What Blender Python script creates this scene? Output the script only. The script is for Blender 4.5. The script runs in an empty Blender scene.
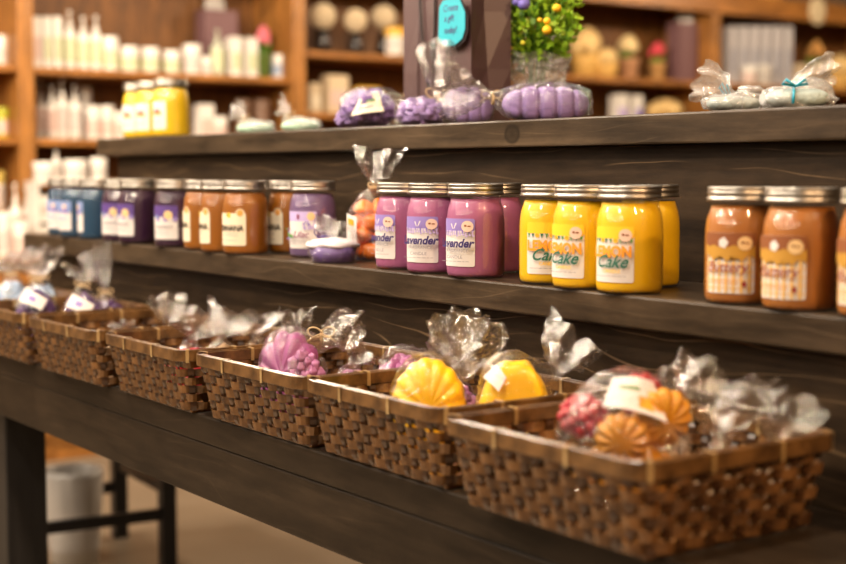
import bpy, bmesh, math, random
from mathutils import Vector, Matrix, noise
from math import sin, cos, pi, radians, sqrt, atan2

RND = random.Random(11)
scene = bpy.context.scene
COL = scene.collection

# ------------------------------------------------------------------ camera maths
F = 1420.0                                   # focal length in pixels of an 846 px wide frame
CAM = Vector((0, 0, 1.10))
YAW, PITCH = radians(35.37), radians(4.47)
FH = Vector((-cos(YAW), sin(YAW), 0)); RT = Vector((sin(YAW), cos(YAW), 0)); UP = Vector((0, 0, 1))
FW = FH * cos(PITCH) - UP * sin(PITCH)
CU = UP * cos(PITCH) + FH * sin(PITCH)

def ray(u, v): return FW + RT * ((u - 423) / F) + CU * ((282 - v) / F)
def at_y(u, v, y):
    d = ray(u, v); return CAM + d * (y / d.y)
def at_x(u, v, x):
    d = ray(u, v); return CAM + d * (x / d.x)
def depth(p): return (Vector(p) - CAM).dot(FW)

ZT = 1.10 - 0.363      # table top
ZM = 1.10 - 0.150      # middle shelf top
ZU = 1.10 + 0.0785      # upper shelf top

# ------------------------------------------------------------------ materials
MATS = {}
def new_mat(name):
    m = bpy.data.materials.new(name); m.use_nodes = True
    nt = m.node_tree; nt.nodes.clear()
    out = nt.nodes.new('ShaderNodeOutputMaterial')
    return m, nt, out
def N(nt, t, **kw):
    n = nt.nodes.new(t)
    for k, v in kw.items():
        if k in n.inputs.keys(): n.inputs[k].default_value = v
        else: setattr(n, k, v)
    return n
def c4(c): return (c[0], c[1], c[2], 1.0)

def flat(name, col, rough=0.5, metal=0.0, coat=0.0, sss=0.0, vary=0.0, vscale=30, bump=0.0, bscale=80, spec=0.5):
    if name in MATS: return MATS[name]
    m, nt, out = new_mat(name)
    p = N(nt, 'ShaderNodeBsdfPrincipled', Roughness=rough, Metallic=metal)
    p.inputs['Base Color'].default_value = c4(col)
    p.inputs['Coat Weight'].default_value = coat
    p.inputs['Coat Roughness'].default_value = 0.1
    p.inputs['Specular IOR Level'].default_value = spec
    if sss:
        p.inputs['Subsurface Weight'].default_value = sss
        p.inputs['Subsurface Radius'].default_value = (0.5, 0.35, 0.2)
        p.inputs['Subsurface Scale'].default_value = 0.02
    if vary or bump:
        tc = N(nt, 'ShaderNodeTexCoord')
        if vary:
            nz = N(nt, 'ShaderNodeTexNoise', Scale=vscale, Detail=4.0)
            nt.links.new(tc.outputs['Object'], nz.inputs['Vector'])
            mr = N(nt, 'ShaderNodeMapRange'); mr.inputs['From Min'].default_value = 0.3; mr.inputs['From Max'].default_value = 0.7
            mr.inputs['To Min'].default_value = 1 - vary; mr.inputs['To Max'].default_value = 1 + vary
            nt.links.new(nz.outputs['Fac'], mr.inputs['Value'])
            vm = N(nt, 'ShaderNodeVectorMath', operation='SCALE'); vm.inputs[0].default_value = col
            nt.links.new(mr.outputs['Result'], vm.inputs['Scale'])
            nt.links.new(vm.outputs['Vector'], p.inputs['Base Color'])
        if bump:
            nb = N(nt, 'ShaderNodeTexNoise', Scale=bscale, Detail=3.0)
            nt.links.new(tc.outputs['Object'], nb.inputs['Vector'])
            bp = N(nt, 'ShaderNodeBump', Strength=bump, Distance=0.004)
            nt.links.new(nb.outputs['Fac'], bp.inputs['Height']); nt.links.new(bp.outputs['Normal'], p.inputs['Normal'])
    nt.links.new(p.outputs[0], out.inputs[0])
    MATS[name] = m; return m

def wood(name, dark, light, line, along='X', rough=0.45, gscale=1.0, lines=0.5, spec=0.5, knots=()):
    """planed, stained board: long streaks, a knot-like wave figure and a few pale grain lines"""
    m, nt, out = new_mat(name)
    tc = N(nt, 'ShaderNodeTexCoord')
    s = {'X': (1.3, 16, 16), 'Y': (16, 1.3, 16), 'Z': (16, 16, 1.3)}[along]
    mp = N(nt, 'ShaderNodeMapping'); mp.inputs['Scale'].default_value = tuple(k * gscale for k in s)
    nt.links.new(tc.outputs['Object'], mp.inputs['Vector'])
    n1 = N(nt, 'ShaderNodeTexNoise', Scale=2.2, Detail=8.0, Roughness=0.65, Distortion=0.4)
    nt.links.new(mp.outputs[0], n1.inputs['Vector'])
    cr = N(nt, 'ShaderNodeValToRGB')
    cr.color_ramp.elements[0].position = 0.28; cr.color_ramp.elements[0].color = c4(dark)
    cr.color_ramp.elements[1].position = 0.74; cr.color_ramp.elements[1].color = c4(light)
    nt.links.new(n1.outputs['Fac'], cr.inputs['Fac'])
    s2 = {'X': (1.6, 5, 4.5), 'Y': (5, 1.6, 4.5), 'Z': (5, 4.5, 1.6)}[along]
    mp2 = N(nt, 'ShaderNodeMapping'); mp2.inputs['Scale'].default_value = s2
    nt.links.new(tc.outputs['Object'], mp2.inputs['Vector'])
    wv = N(nt, 'ShaderNodeTexWave', Scale=2.4, Distortion=10.0, Detail=1.5)
    wv.inputs['Detail Scale'].default_value = 0.9
    wv.wave_type = 'BANDS'; wv.bands_direction = 'Z' if along != 'Z' else 'X'
    nt.links.new(mp2.outputs[0], wv.inputs['Vector'])
    cr2 = N(nt, 'ShaderNodeValToRGB')
    cr2.color_ramp.elements[0].position = 0.985; cr2.color_ramp.elements[0].color = (0, 0, 0, 1)
    cr2.color_ramp.elements[1].position = 1.0; cr2.color_ramp.elements[1].color = (lines, lines, lines, 1)
    nt.links.new(wv.outputs['Fac'], cr2.inputs['Fac'])
    nm = N(nt, 'ShaderNodeTexNoise', Scale=5.0, Detail=2.0)
    nt.links.new(tc.outputs['Object'], nm.inputs['Vector'])
    mr = N(nt, 'ShaderNodeMapRange'); mr.inputs['From Min'].default_value = 0.46; mr.inputs['From Max'].default_value = 0.60
    nt.links.new(nm.outputs['Fac'], mr.inputs['Value'])
    mul = N(nt, 'ShaderNodeMath', operation='MULTIPLY')
    nt.links.new(cr2.outputs['Color'], mul.inputs[0]); nt.links.new(mr.outputs['Result'], mul.inputs[1])
    mx = N(nt, 'ShaderNodeMixRGB'); mx.inputs['Color2'].default_value = c4(line)
    nt.links.new(mul.outputs[0], mx.inputs['Fac']); nt.links.new(cr.outputs['Color'], mx.inputs['Color1'])
    last = mx
    n3 = N(nt, 'ShaderNodeTexNoise', Scale=7.0, Detail=6.0, Roughness=0.7)
    mp3 = N(nt, 'ShaderNodeMapping'); mp3.inputs['Scale'].default_value = {'X': (1, 4, 4), 'Y': (4, 1, 4), 'Z': (4, 4, 1)}[along]
    nt.links.new(tc.outputs['Object'], mp3.inputs['Vector']); nt.links.new(mp3.outputs[0], n3.inputs['Vector'])
    mr3 = N(nt, 'ShaderNodeMapRange'); mr3.inputs['From Min'].default_value = 0.35; mr3.inputs['From Max'].default_value = 0.65; mr3.inputs['To Min'].default_value = 0.62; mr3.inputs['To Max'].default_value = 1.28
    nt.links.new(n3.outputs['Fac'], mr3.inputs['Value'])
    vm = N(nt, 'ShaderNodeVectorMath', operation='SCALE')
    nt.links.new(last.outputs[0], vm.inputs[0]); nt.links.new(mr3.outputs['Result'], vm.inputs['Scale']); last = vm
    for kp in knots:
        sb = N(nt, 'ShaderNodeVectorMath', operation='SUBTRACT'); sb.inputs[1].default_value = kp
        ml = N(nt, 'ShaderNodeVectorMath', operation='MULTIPLY'); ml.inputs[1].default_value = (46, 0, 58)
        ln = N(nt, 'ShaderNodeVectorMath', operation='LENGTH')
        nt.links.new(tc.outputs['Object'], sb.inputs[0]); nt.links.new(sb.outputs[0], ml.inputs[0]); nt.links.new(ml.outputs[0], ln.inputs[0])
        crk = N(nt, 'ShaderNodeValToRGB'); crk.color_ramp.elements[0].position = 0.0; crk.color_ramp.elements[0].color = (0.75, 0.75, 0.75, 1)
        crk.color_ramp.elements[1].position = 1.0; crk.color_ramp.elements[1].color = (0, 0, 0, 1)
        e = crk.color_ramp.elements.new(0.45); e.color = (0.45, 0.45, 0.45, 1)
        e = crk.color_ramp.elements.new(0.75); e.color = (0.8, 0.8, 0.8, 1)
        nt.links.new(ln.outputs['Value'], crk.inputs['Fac'])
        mk = N(nt, 'ShaderNodeMixRGB'); mk.inputs['Color2'].default_value = c4(tuple(0.5*k for k in dark))
        nt.links.new(crk.outputs[0], mk.inputs['Fac']); nt.links.new(last.outputs[0], mk.inputs['Color1']); last = mk
    p = N(nt, 'ShaderNodeBsdfPrincipled', Roughness=rough)
    p.inputs['Specular IOR Level'].default_value = spec
    nt.links.new(last.outputs[0], p.inputs['Base Color'])
    bp = N(nt, 'ShaderNodeBump', Strength=0.25, Distance=0.002)
    nt.links.new(n1.outputs['Fac'], bp.inputs['Height']); nt.links.new(bp.outputs['Normal'], p.inputs['Normal'])
    nt.links.new(p.outputs[0], out.inputs[0])
    MATS[name] = m; return m

def bamboo(name, dark, light, rough=0.35):
    m, nt, out = new_mat(name)
    tc = N(nt, 'ShaderNodeTexCoord')
    n1 = N(nt, 'ShaderNodeTexNoise', Scale=38.0, Detail=5.0, Roughness=0.6)
    nt.links.new(tc.outputs['Object'], n1.inputs['Vector'])
    cr = N(nt, 'ShaderNodeValToRGB')
    cr.color_ramp.elements[0].position = 0.33; cr.color_ramp.elements[0].color = c4(dark)
    cr.color_ramp.elements[1].position = 0.68; cr.color_ramp.elements[1].color = c4(light)
    nt.links.new(n1.outputs['Fac'], cr.inputs['Fac'])
    p = N(nt, 'ShaderNodeBsdfPrincipled', Roughness=rough)
    p.inputs['Coat Weight'].default_value = 0.35; p.inputs['Coat Roughness'].default_value = 0.2
    nt.links.new(cr.outputs[0], p.inputs['Base Color'])
    bp = N(nt, 'ShaderNodeBump', Strength=0.2, Distance=0.001)
    nt.links.new(n1.outputs['Fac'], bp.inputs['Height']); nt.links.new(bp.outputs['Normal'], p.inputs['Normal'])
    nt.links.new(p.outputs[0], out.inputs[0])
    MATS[name] = m; return m

def film_mat(name, tint=(1, 1, 1), lo=0.085, hi=0.78, rough=0.035, milk=0.07):
    """clear cellophane: see-through face on, shiny on its creases"""
    m, nt, out = new_mat(name)
    tr = N(nt, 'ShaderNodeBsdfTransparent'); tr.inputs['Color'].default_value = c4(tint)
    gl = N(nt, 'ShaderNodeBsdfGlossy'); gl.inputs['Roughness'].default_value = rough
    df = N(nt, 'ShaderNodeBsdfDiffuse'); df.inputs['Color'].default_value = c4(tuple(0.85 * t for t in tint))
    mx = N(nt, 'ShaderNodeMixShader'); mx.inputs[0].default_value = milk
    nt.links.new(gl.outputs[0], mx.inputs[1]); nt.links.new(df.outputs[0], mx.inputs[2])
    lw = N(nt, 'ShaderNodeLayerWeight', Blend=0.5)
    pw = N(nt, 'ShaderNodeMath', operation='POWER'); pw.inputs[1].default_value = 2.2
    nt.links.new(lw.outputs['Facing'], pw.inputs[0])
    mr = N(nt, 'ShaderNodeMapRange'); mr.inputs['To Min'].default_value = lo; mr.inputs['To Max'].default_value = hi
    nt.links.new(pw.outputs[0], mr.inputs['Value'])
    tc = N(nt, 'ShaderNodeTexCoord')
    nb = N(nt, 'ShaderNodeTexNoise', Scale=150.0, Detail=2.0)
    nt.links.new(tc.outputs['Object'], nb.inputs['Vector'])
    bp = N(nt, 'ShaderNodeBump', Strength=0.9, Distance=0.0045)
    nt.links.new(nb.outputs['Fac'], bp.inputs['Height']); nt.links.new(bp.outputs['Normal'], gl.inputs['Normal'])
    fin = N(nt, 'ShaderNodeMixShader')
    nt.links.new(mr.outputs[0], fin.inputs[0]); nt.links.new(tr.outputs[0], fin.inputs[1]); nt.links.new(mx.outputs[0], fin.inputs[2])
    nt.links.new(fin.outputs[0], out.inputs[0])
    MATS[name] = m; return m

def glass_mat(name):
    m, nt, out = new_mat(name)
    tr = N(nt, 'ShaderNodeBsdfTransparent'); tr.inputs['Color'].default_value = (0.98, 0.98, 0.97, 1)
    gl = N(nt, 'ShaderNodeBsdfGlossy'); gl.inputs['Roughness'].default_value = 0.025
    fr = N(nt, 'ShaderNodeLayerWeight', Blend=0.5)
    pw = N(nt, 'ShaderNodeMath', operation='POWER'); pw.inputs[1].default_value = 4.5
    nt.links.new(fr.outputs['Facing'], pw.inputs[0])
    ad = N(nt, 'ShaderNodeMath', operation='MULTIPLY_ADD'); ad.inputs[1].default_value = 0.70; ad.inputs[2].default_value = 0.10
    nt.links.new(pw.outputs[0], ad.inputs[0])
    tc = N(nt, 'ShaderNodeTexCoord')
    nb = N(nt, 'ShaderNodeTexNoise', Scale=45.0, Detail=1.0)
    nt.links.new(tc.outputs['Object'], nb.inputs['Vector'])
    bp = N(nt, 'ShaderNodeBump', Strength=0.03, Distance=0.004)
    nt.links.new(nb.outputs['Fac'], bp.inputs['Height']); nt.links.new(bp.outputs['Normal'], gl.inputs['Normal'])
    fin = N(nt, 'ShaderNodeMixShader')
    nt.links.new(ad.outputs[0], fin.inputs[0]); nt.links.new(tr.outputs[0], fin.inputs[1]); nt.links.new(gl.outputs[0], fin.inputs[2])
    nt.links.new(fin.outputs[0], out.inputs[0])
    MATS[name] = m; return m

W_TABLE = wood('stained_board', (0.0115, 0.0074, 0.0043), (0.034, 0.0228, 0.0138), (0.12, 0.08, 0.048), 'X', 0.42, lines=0.15, spec=0.16)
W_PANEL = wood('stained_panel', (0.0115, 0.0066, 0.0034), (0.043, 0.0265, 0.0140), (0.28, 0.18, 0.095), 'X', 0.5, lines=0.4, spec=0.12)
_k = at_y(512, 134, 1.386) - Vector((-1.85, 1.48, ZT))
W_EDGE = wood('shelf_board', (0.015, 0.0095, 0.0052), (0.080, 0.053, 0.031), (0.22, 0.155, 0.095), 'X', 0.36, lines=0.2, spec=0.22, knots=((_k.x, _k.y, _k.z),))
W_LEG = wood('black_leg', (0.006, 0.005, 0.005), (0.016, 0.014, 0.013), (0.03, 0.025, 0.02), 'Z', 0.5, lines=0.1)
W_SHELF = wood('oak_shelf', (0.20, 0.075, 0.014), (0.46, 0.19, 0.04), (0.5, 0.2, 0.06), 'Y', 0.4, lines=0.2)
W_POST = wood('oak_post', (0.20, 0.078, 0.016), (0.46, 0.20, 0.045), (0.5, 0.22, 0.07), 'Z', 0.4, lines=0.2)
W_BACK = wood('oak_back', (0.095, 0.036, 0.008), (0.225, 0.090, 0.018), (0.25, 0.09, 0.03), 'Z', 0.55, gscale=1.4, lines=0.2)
BAMBOO = bamboo('bamboo_weave', (0.055, 0.022, 0.007), (0.25, 0.118, 0.040), 0.25)
BAMBOO_RIM = bamboo('bamboo_rim', (0.056, 0.026, 0.009), (0.19, 0.094, 0.031), 0.28)
STAKE = bamboo('bamboo_stake', (0.030, 0.011, 0.004), (0.10, 0.042, 0.015))
TIE = bamboo('bamboo_tie', (0.22, 0.13, 0.05), (0.42, 0.28, 0.12), 0.45)
FILM = film_mat('cellophane')
FILM_B = film_mat('thin_cellophane', lo=0.07, hi=0.75, rough=0.035, milk=0.06)
FILM_T = film_mat('gathered_cellophane', lo=0.24, hi=0.90, rough=0.03, milk=0.06)
FILM_W = film_mat('frosted_cellophane', lo=0.30, hi=0.85, milk=0.50, rough=0.10)
GLASS = glass_mat('jar_glass')
TWINE = flat('jute_twine', (0.50, 0.36, 0.20), 0.9, vary=0.25, vscale=200)
STEEL = flat('zinc_lid', (0.36, 0.335, 0.30), 0.36, metal=1.0, vary=0.12, vscale=60)
PAPER = flat('label_paper', (0.72, 0.675, 0.65), 0.45)
CREAM = flat('cream_paper', (0.80, 0.70, 0.52), 0.45)
WHITEP = flat('white_plastic', (0.78, 0.74, 0.68), 0.35, coat=0.2)

# ------------------------------------------------------------------ mesh building
class MB:
    def __init__(s): s.v = []; s.f = []; s.m = []; s.sm = []
    def add(s, vs, fs, m=0, sm=False):
        n = len(s.v); s.v += [tuple(p) for p in vs]
        for f in fs:
            s.f.append(tuple(i + n for i in f)); s.m.append(m); s.sm.append(sm)
    def box(s, lo, hi, m=0, mat=None):
        x0, y0, z0 = lo; x1, y1, z1 = hi
        vs = [Vector(p) for p in ((x0,y0,z0),(x1,y0,z0),(x1,y1,z0),(x0,y1,z0),(x0,y0,z1),(x1,y0,z1),(x1,y1,z1),(x0,y1,z1))]
        if mat is not None: vs = [mat @ p for p in vs]
        s.add(vs, [(0,3,2,1),(4,5,6,7),(0,1,5,4),(1,2,6,5),(2,3,7,6),(3,0,4,7)], m)
    def grid(s, rows, close=True, m=0, sm=True, cap0=False, cap1=False):
        nr, nc = len(rows), len(rows[0]); vs = [p for r in rows for p in r]; fs = []
        for i in range(nr - 1):
            for j in range(nc if close else nc - 1):
                k = (j + 1) % nc
                fs.append((i*nc+j, i*nc+k, (i+1)*nc+k, (i+1)*nc+j))
        if cap0: fs.append(tuple(range(nc))[::-1])
        if cap1: fs.append(tuple((nr-1)*nc + j for j in range(nc)))
        s.add(vs, fs, m, sm)
    def lathe(s, prof, seg=40, c=(0, 0, 0), m=0, sm=True, cap0=False, cap1=False, fn=None):
        rows = []
        for r, z in prof:
            row = []
            for j in range(seg):
                a = 2*pi*j/seg; k = fn(a, z) if fn else 1
                row.append((c[0] + r*k*cos(a), c[1] + r*k*sin(a), c[2] + z))
            rows.append(row)
        s.grid(rows, True, m, sm, cap0, cap1)
    def tube(s, pts, r, seg=6, closed=False, m=0, sm=True):
        pts = [Vector(p) for p in pts]; n = len(pts); rows = []
        ref = None
        for i, p in enumerate(pts):
            a = pts[(i-1) % n] if (closed or i) else p
            b = pts[(i+1) % n] if (closed or i < n-1) else p
            t = (b - a).normalized() if (b-a).length > 1e-9 else Vector((0,0,1))
            if ref is None: ref = t.orthogonal().normalized()
            ref = (ref - t*ref.dot(t)); ref = ref.normalized() if ref.length > 1e-6 else t.orthogonal().normalized()
            bi = t.cross(ref); rr = r(i/(n-1)) if callable(r) else r
            rows.append([p + (ref*cos(2*pi*k/seg) + bi*sin(2*pi*k/seg))*rr for k in range(seg)])
        if closed: rows.append(rows[0])
        s.grid(rows, True, m, sm, not closed, not closed)
    def blob(s, c, r, fn=None, nu=28, nv=16, m=0, sm=True, flatbot=None, pw=1.0):
        rows = []
        for i in range(nv + 1):
            ph = -pi/2 + pi*i/nv; row = []
            for j in range(nu):
                th = 2*pi*j/nu; k = fn(th, ph) if fn else 1.0
                cp, sp = cos(ph), sin(ph)
                if pw != 1.0:
                    cp = abs(cp)**pw; sp = math.copysign(abs(sp)**pw, sp)
                ct, st_ = cos(th), sin(th)
                if pw != 1.0:
                    ct = math.copysign(abs(ct)**pw, ct); st_ = math.copysign(abs(st_)**pw, st_)
                z = c[2] + r[2]*sp*k
                if flatbot is not None: z = max(z, flatbot)
                row.append((c[0] + r[0]*cp*ct*k, c[1] + r[1]*cp*st_*k, z))
            rows.append(row)
        s.grid(rows, True, m, sm)
    def build(s, name, mats, parent=None, bevel=0, seg=2):
        me = bpy.data.meshes.new(name)
        me.from_pydata(s.v, [], s.f)
        if not isinstance(mats, (list, tuple)): mats = [mats]
        for mt in mats: me.materials.append(mt)
        me.polygons.foreach_set('material_index', s.m); me.polygons.foreach_set('use_smooth', s.sm)
        me.update()
        o = bpy.data.objects.new(name, me); COL.objects.link(o)
        if parent is not None: o.parent = parent
        if bevel:
            b = o.modifiers.new('edge', 'BEVEL'); b.width = bevel; b.segments = seg; b.limit_method = 'ANGLE'
        return o

def tag(o, label=None, cat=None, group=None, kind=None):
    for k, v in (('label', label), ('category', cat), ('group', group), ('kind', kind)):
        if v: o[k] = v
    return o
def empty(name, loc, label, cat, group=None, rz=0.0):
    o = bpy.data.objects.new(name, None); o.empty_display_size = 0.02; COL.objects.link(o)
    o.location = loc; o.rotation_euler = (0, 0, rz); return tag(o, label, cat, group)
def dup(root, loc, rz, label=None, group=None):
    r = root.copy(); COL.objects.link(r); r.location = loc; r.rotation_euler = (0, 0, rz)
    if label: r['label'] = label
    if group: r['group'] = group
    for ch in [o for o in scene.objects if o.parent == root]:
        c = ch.copy(); COL.objects.link(c); c.parent = r
        for g in [o for o in scene.objects if o.parent == ch]:
            d = g.copy(); COL.objects.link(d); d.parent = c
    return r

# ------------------------------------------------------------------ flat artwork bent round a cylinder
def text_faces(body, size, shear=0.0, bold=0.0, align='CENTER', squeeze=1.0):
    cu = bpy.data.curves.new('lettering', 'FONT'); cu.body = body; cu.size = size; cu.shear = shear
    cu.offset = bold; cu.align_x = align; cu.resolution_u = 3
    ob = bpy.data.objects.new('lettering', cu); COL.objects.link(ob)
    me = bpy.data.meshes.new_from_object(ob.evaluated_get(bpy.context.evaluated_depsgraph_get()))
    vs = [(v.co.x*squeeze, v.co.y) for v in me.vertices]; fs = [tuple(p.vertices) for p in me.polygons]
    bpy.data.objects.remove(ob); bpy.data.curves.remove(cu); bpy.data.meshes.remove(me)
    return vs, fs
def circ(cx, cy, r, n=20, ry=None):
    return [(cx + r*cos(2*pi*i/n), cy + (ry or r)*sin(2*pi*i/n)) for i in range(n)]
def rect(x0, y0, x1, y1): return [(x0,y0),(x1,y0),(x1,y1),(x0,y1)]
def rrect(x0, y0, x1, y1, r, n=5):
    p = []
    for cx, cy, a in ((x1-r,y0+r,-90),(x1-r,y1-r,0),(x0+r,y1-r,90),(x0+r,y0+r,180)):
        for i in range(n+1):
            t = radians(a + 90*i/n); p.append((cx + r*cos(t), cy + r*sin(t)))
    return p
def art(items, radius, z0, name, parent, fnmap=None):
    """items: ('p', outline, material) or ('t', text, size, x, y, material, shear, bold, squeeze); later items lie on top"""
    mats = []; mb = MB(); layer = 0
    for it in items:
        mt = it[2] if it[0] == 'p' else it[5]
        if mt not in mats: mats.append(mt)
        bm = bmesh.new()
        if it[0] == 'p':
            vs = [bm.verts.new((x, y, 0)) for x, y in it[1]]; bm.faces.new(vs)
        else:
            tv, tf = text_faces(it[1], it[2], it[6] if len(it) > 6 else 0, it[7] if len(it) > 7 else 0, 'CENTER', it[8] if len(it) > 8 else 1)
            vs = [bm.verts.new((x + it[3], y + it[4], 0)) for x, y in tv]
            for f in tf:
                try: bm.faces.new([vs[i] for i in f])
                except ValueError: pass
        bmesh.ops.triangulate(bm, faces=bm.faces[:])
        if radius:
            xs = [v.co.x for v in bm.verts]; k = math.ceil(min(xs)/0.0035)
            while k*0.0035 < max(xs):
                bmesh.ops.bisect_plane(bm, geom=bm.verts[:]+bm.edges[:]+bm.faces[:], plane_co=(k*0.0035,0,0), plane_no=(1,0,0)); k += 1
        bm.normal_update()
        bm.verts.index_update()
        off = 0.00018*layer; vs = []
        for v in bm.verts:
            if fnmap: vs.append(fnmap(v.co.x, v.co.y, off))
            else:
                a = -pi/2 + v.co.x/radius; r = radius + off
                vs.append((r*cos(a), r*sin(a), z0 + v.co.y))
        fs = [tuple(v.index for v in f.verts) if f.normal.z > 0 else tuple(v.index for v in f.verts)[::-1] for f in bm.faces]
        mb.add(vs, fs, mats.index(mt), False); bm.free(); layer += 1
    return mb.build(name, mats, parent)

# ------------------------------------------------------------------ the room
def struct(name, mb, mat): return tag(mb.build(name, mat), kind='structure')
m_floor = flat('tan_floor', (0.23, 0.18, 0.125), 0.45, vary=0.16, vscale=1.6)
m_wall = flat('warm_plaster', (0.15, 0.105, 0.068), 0.8, vary=0.05, vscale=3)
m_ceil = flat('ceiling_paint', (0.045, 0.035, 0.027), 0.8)
b = MB(); b.box((-6.0, -8.2, -0.1), (3.2, 9.2, 0.0)); struct('floor', b, m_floor)
b = MB(); b.box((-6.0, -8.2, 2.9), (3.2, 9.2, 3.0)); struct('ceiling', b, m_ceil)
b = MB(); b.box((-6.0, -8.2, 0), (-5.9, 9.2, 2.9)); struct('wall_left', b, m_wall)
b = MB(); b.box((3.1, -8.2, 0), (3.2, 9.2, 2.9)); struct('wall_right', b, m_wall)
b = MB(); b.box((-5.9, 9.1, 0), (3.1, 9.2, 2.9)); struct('wall_back', b, m_wall)
b = MB(); b.box((-5.9, -8.2, 0), (3.1, -8.1, 2.9)); struct('wall_front', b, m_wall)

# ------------------------------------------------------------------ table and tiered riser
YF = 0.945                                       # front face of the table
TX0, TX1 = -3.56, -0.42
t = empty('display_table', (-1.92, 1.38, 0), 'long dark-stained wooden display table carrying the woven baskets', 'table')
def tpart(name, lo, hi, mat, bev=0.003, root=t):
    mb = MB(); L = root.location
    mb.box(tuple(a - c for a, c in zip(lo, L)), tuple(a - c for a, c in zip(hi, L)))
    return mb.build(name, mat, root, bev)
tpart('tabletop', (TX0, YF, ZT-0.042), (TX1, 1.79, ZT), W_TABLE)
tpart('front_apron', (TX0+0.01, YF+0.002, ZT-0.128), (TX1-0.01, YF+0.04, ZT-0.0425), W_TABLE)
tpart('back_apron', (TX0+0.01, 1.74, ZT-0.128), (TX1-0.01, 1.778, ZT-0.0425), W_TABLE)
for s in (0, 1):
    x = TX0 + 0.03 if s == 0 else TX1 - 0.07
    tpart('end_apron', (x, YF+0.042, ZT-0.128), (x+0.04, 1.738, ZT-0.0425), W_TABLE)
for x, y in ((-2.985, YF+0.041), (-0.60, YF+0.041), (-1.95, 1.65), (-0.60, 1.65)):
    tpart('leg', (x, y, 0), (x+0.088, y+0.088, ZT-0.0425), W_LEG, 0.004)

r = empty('tiered_display_riser', (-1.85, 1.48, ZT), 'two-step dark wooden riser with shelf boards standing on the table', 'shelf')
RX0, RX1 = -3.35, -0.46
def rpart(*a, **k): return tpart(*a, root=r, **k)
rpart('lower_panel', (RX0+0.05, 1.222, ZT+0.0005), (RX1-0.02, 1.240, ZM-0.0405), W_PANEL, bev=0.001)
rpart('shelf_board', (RX0, 1.195, ZM-0.040), (RX1, 1.411, ZM), W_EDGE, bev=0.003)
rpart('upper_panel', (RX0+0.07, 1.4115, ZM-0.03), (RX1-0.02, 1.430, ZU-0.0425), W_PANEL, bev=0.001)
rpart('top_board', (RX0, 1.386, ZU-0.042), (RX1, 1.762, ZU), W_EDGE, bev=0.003)
for s in (0, 1):
    x = RX0 + 0.052 if s == 0 else RX1 - 0.04
    rpart('end_panel', (x, 1.241, ZT+0.0005), (x+0.018, 1.410, ZM-0.0405), W_PANEL, bev=0.001)
    rpart('end_panel', (x+0.02, 1.431, ZT+0.0005), (x+0.038, 1.735, ZU-0.0425), W_PANEL, bev=0.001)
rpart('rear_panel', (RX0+0.06, 1.736, ZT+0.0005), (RX1-0.02, 1.754, ZU-0.0425), W_PANEL, bev=0.001)

# ------------------------------------------------------------------ candle jars
JR, JH = 0.0415, 0.132
INK = flat('indigo_ink', (0.035, 0.022, 0.13), 0.5)
GREYINK = flat('grey_ink', (0.30, 0.27, 0.30), 0.5)
VIOLET = flat('violet_print', (0.27, 0.20, 0.52), 0.5)
LILAC = flat('lilac_print', (0.50, 0.40, 0.70), 0.5)
PINKB = flat('pink_badge', (0.75, 0.55, 0.45), 0.5)
LEMONY = flat('lemon_print', (0.90, 0.56, 0.02), 0.5)
ORANGEP = flat('orange_print', (0.82, 0.33, 0.02), 0.5)
GREENP = flat('green_script', (0.012, 0.13, 0.085), 0.5)
BROWNP = flat('brown_print', (0.24, 0.075, 0.02), 0.5)
OLIVEP = flat('gold_print', (0.48, 0.25, 0.03), 0.5)
REDINK = flat('dark_red_script', (0.25, 0.02, 0.018), 0.5)
GINGHAM = flat('gingham_yellow', (0.80, 0.50, 0.14), 0.5)
MOON = flat('moon_gold', (0.75, 0.52, 0.25), 0.5)
NIGHT = flat('night_print', (0.10, 0.05, 0.24), 0.5)
BLACKINK = flat('black_ink', (0.02, 0.015, 0.01), 0.5)
PEACH = flat('peach_print', (0.72, 0.33, 0.07), 0.5)
LEAFP = flat('leaf_print', (0.10, 0.26, 0.06), 0.5)
PLUMP = flat('plum_print', (0.22, 0.05, 0.12), 0.5)
BLUEP = flat('blue_print', (0.22, 0.30, 0.55), 0.5)

def tiny_lines(ys, x0, x1, mat, h=0.0007):
    out = []
    rr = random.Random(5)
    for y in ys:
        x = x0
        while x < x1 - 0.002:
            w = rr.uniform(0.0025, 0.006); out.append(('p', rect(x, y, min(x+w, x1), y+h), mat)); x += w + 0.0012
    return out
def badge(x, y, mat=None):
    return [('p', circ(x, y, 0.0078), mat or PINKB), ('p', rect(x-0.004, y-0.0004, x-0.001, y+0.0022), BROWNP), ('p', rect(x+0.0002, y-0.0004, x+0.004, y+0.0012), BROWNP)]

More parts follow.
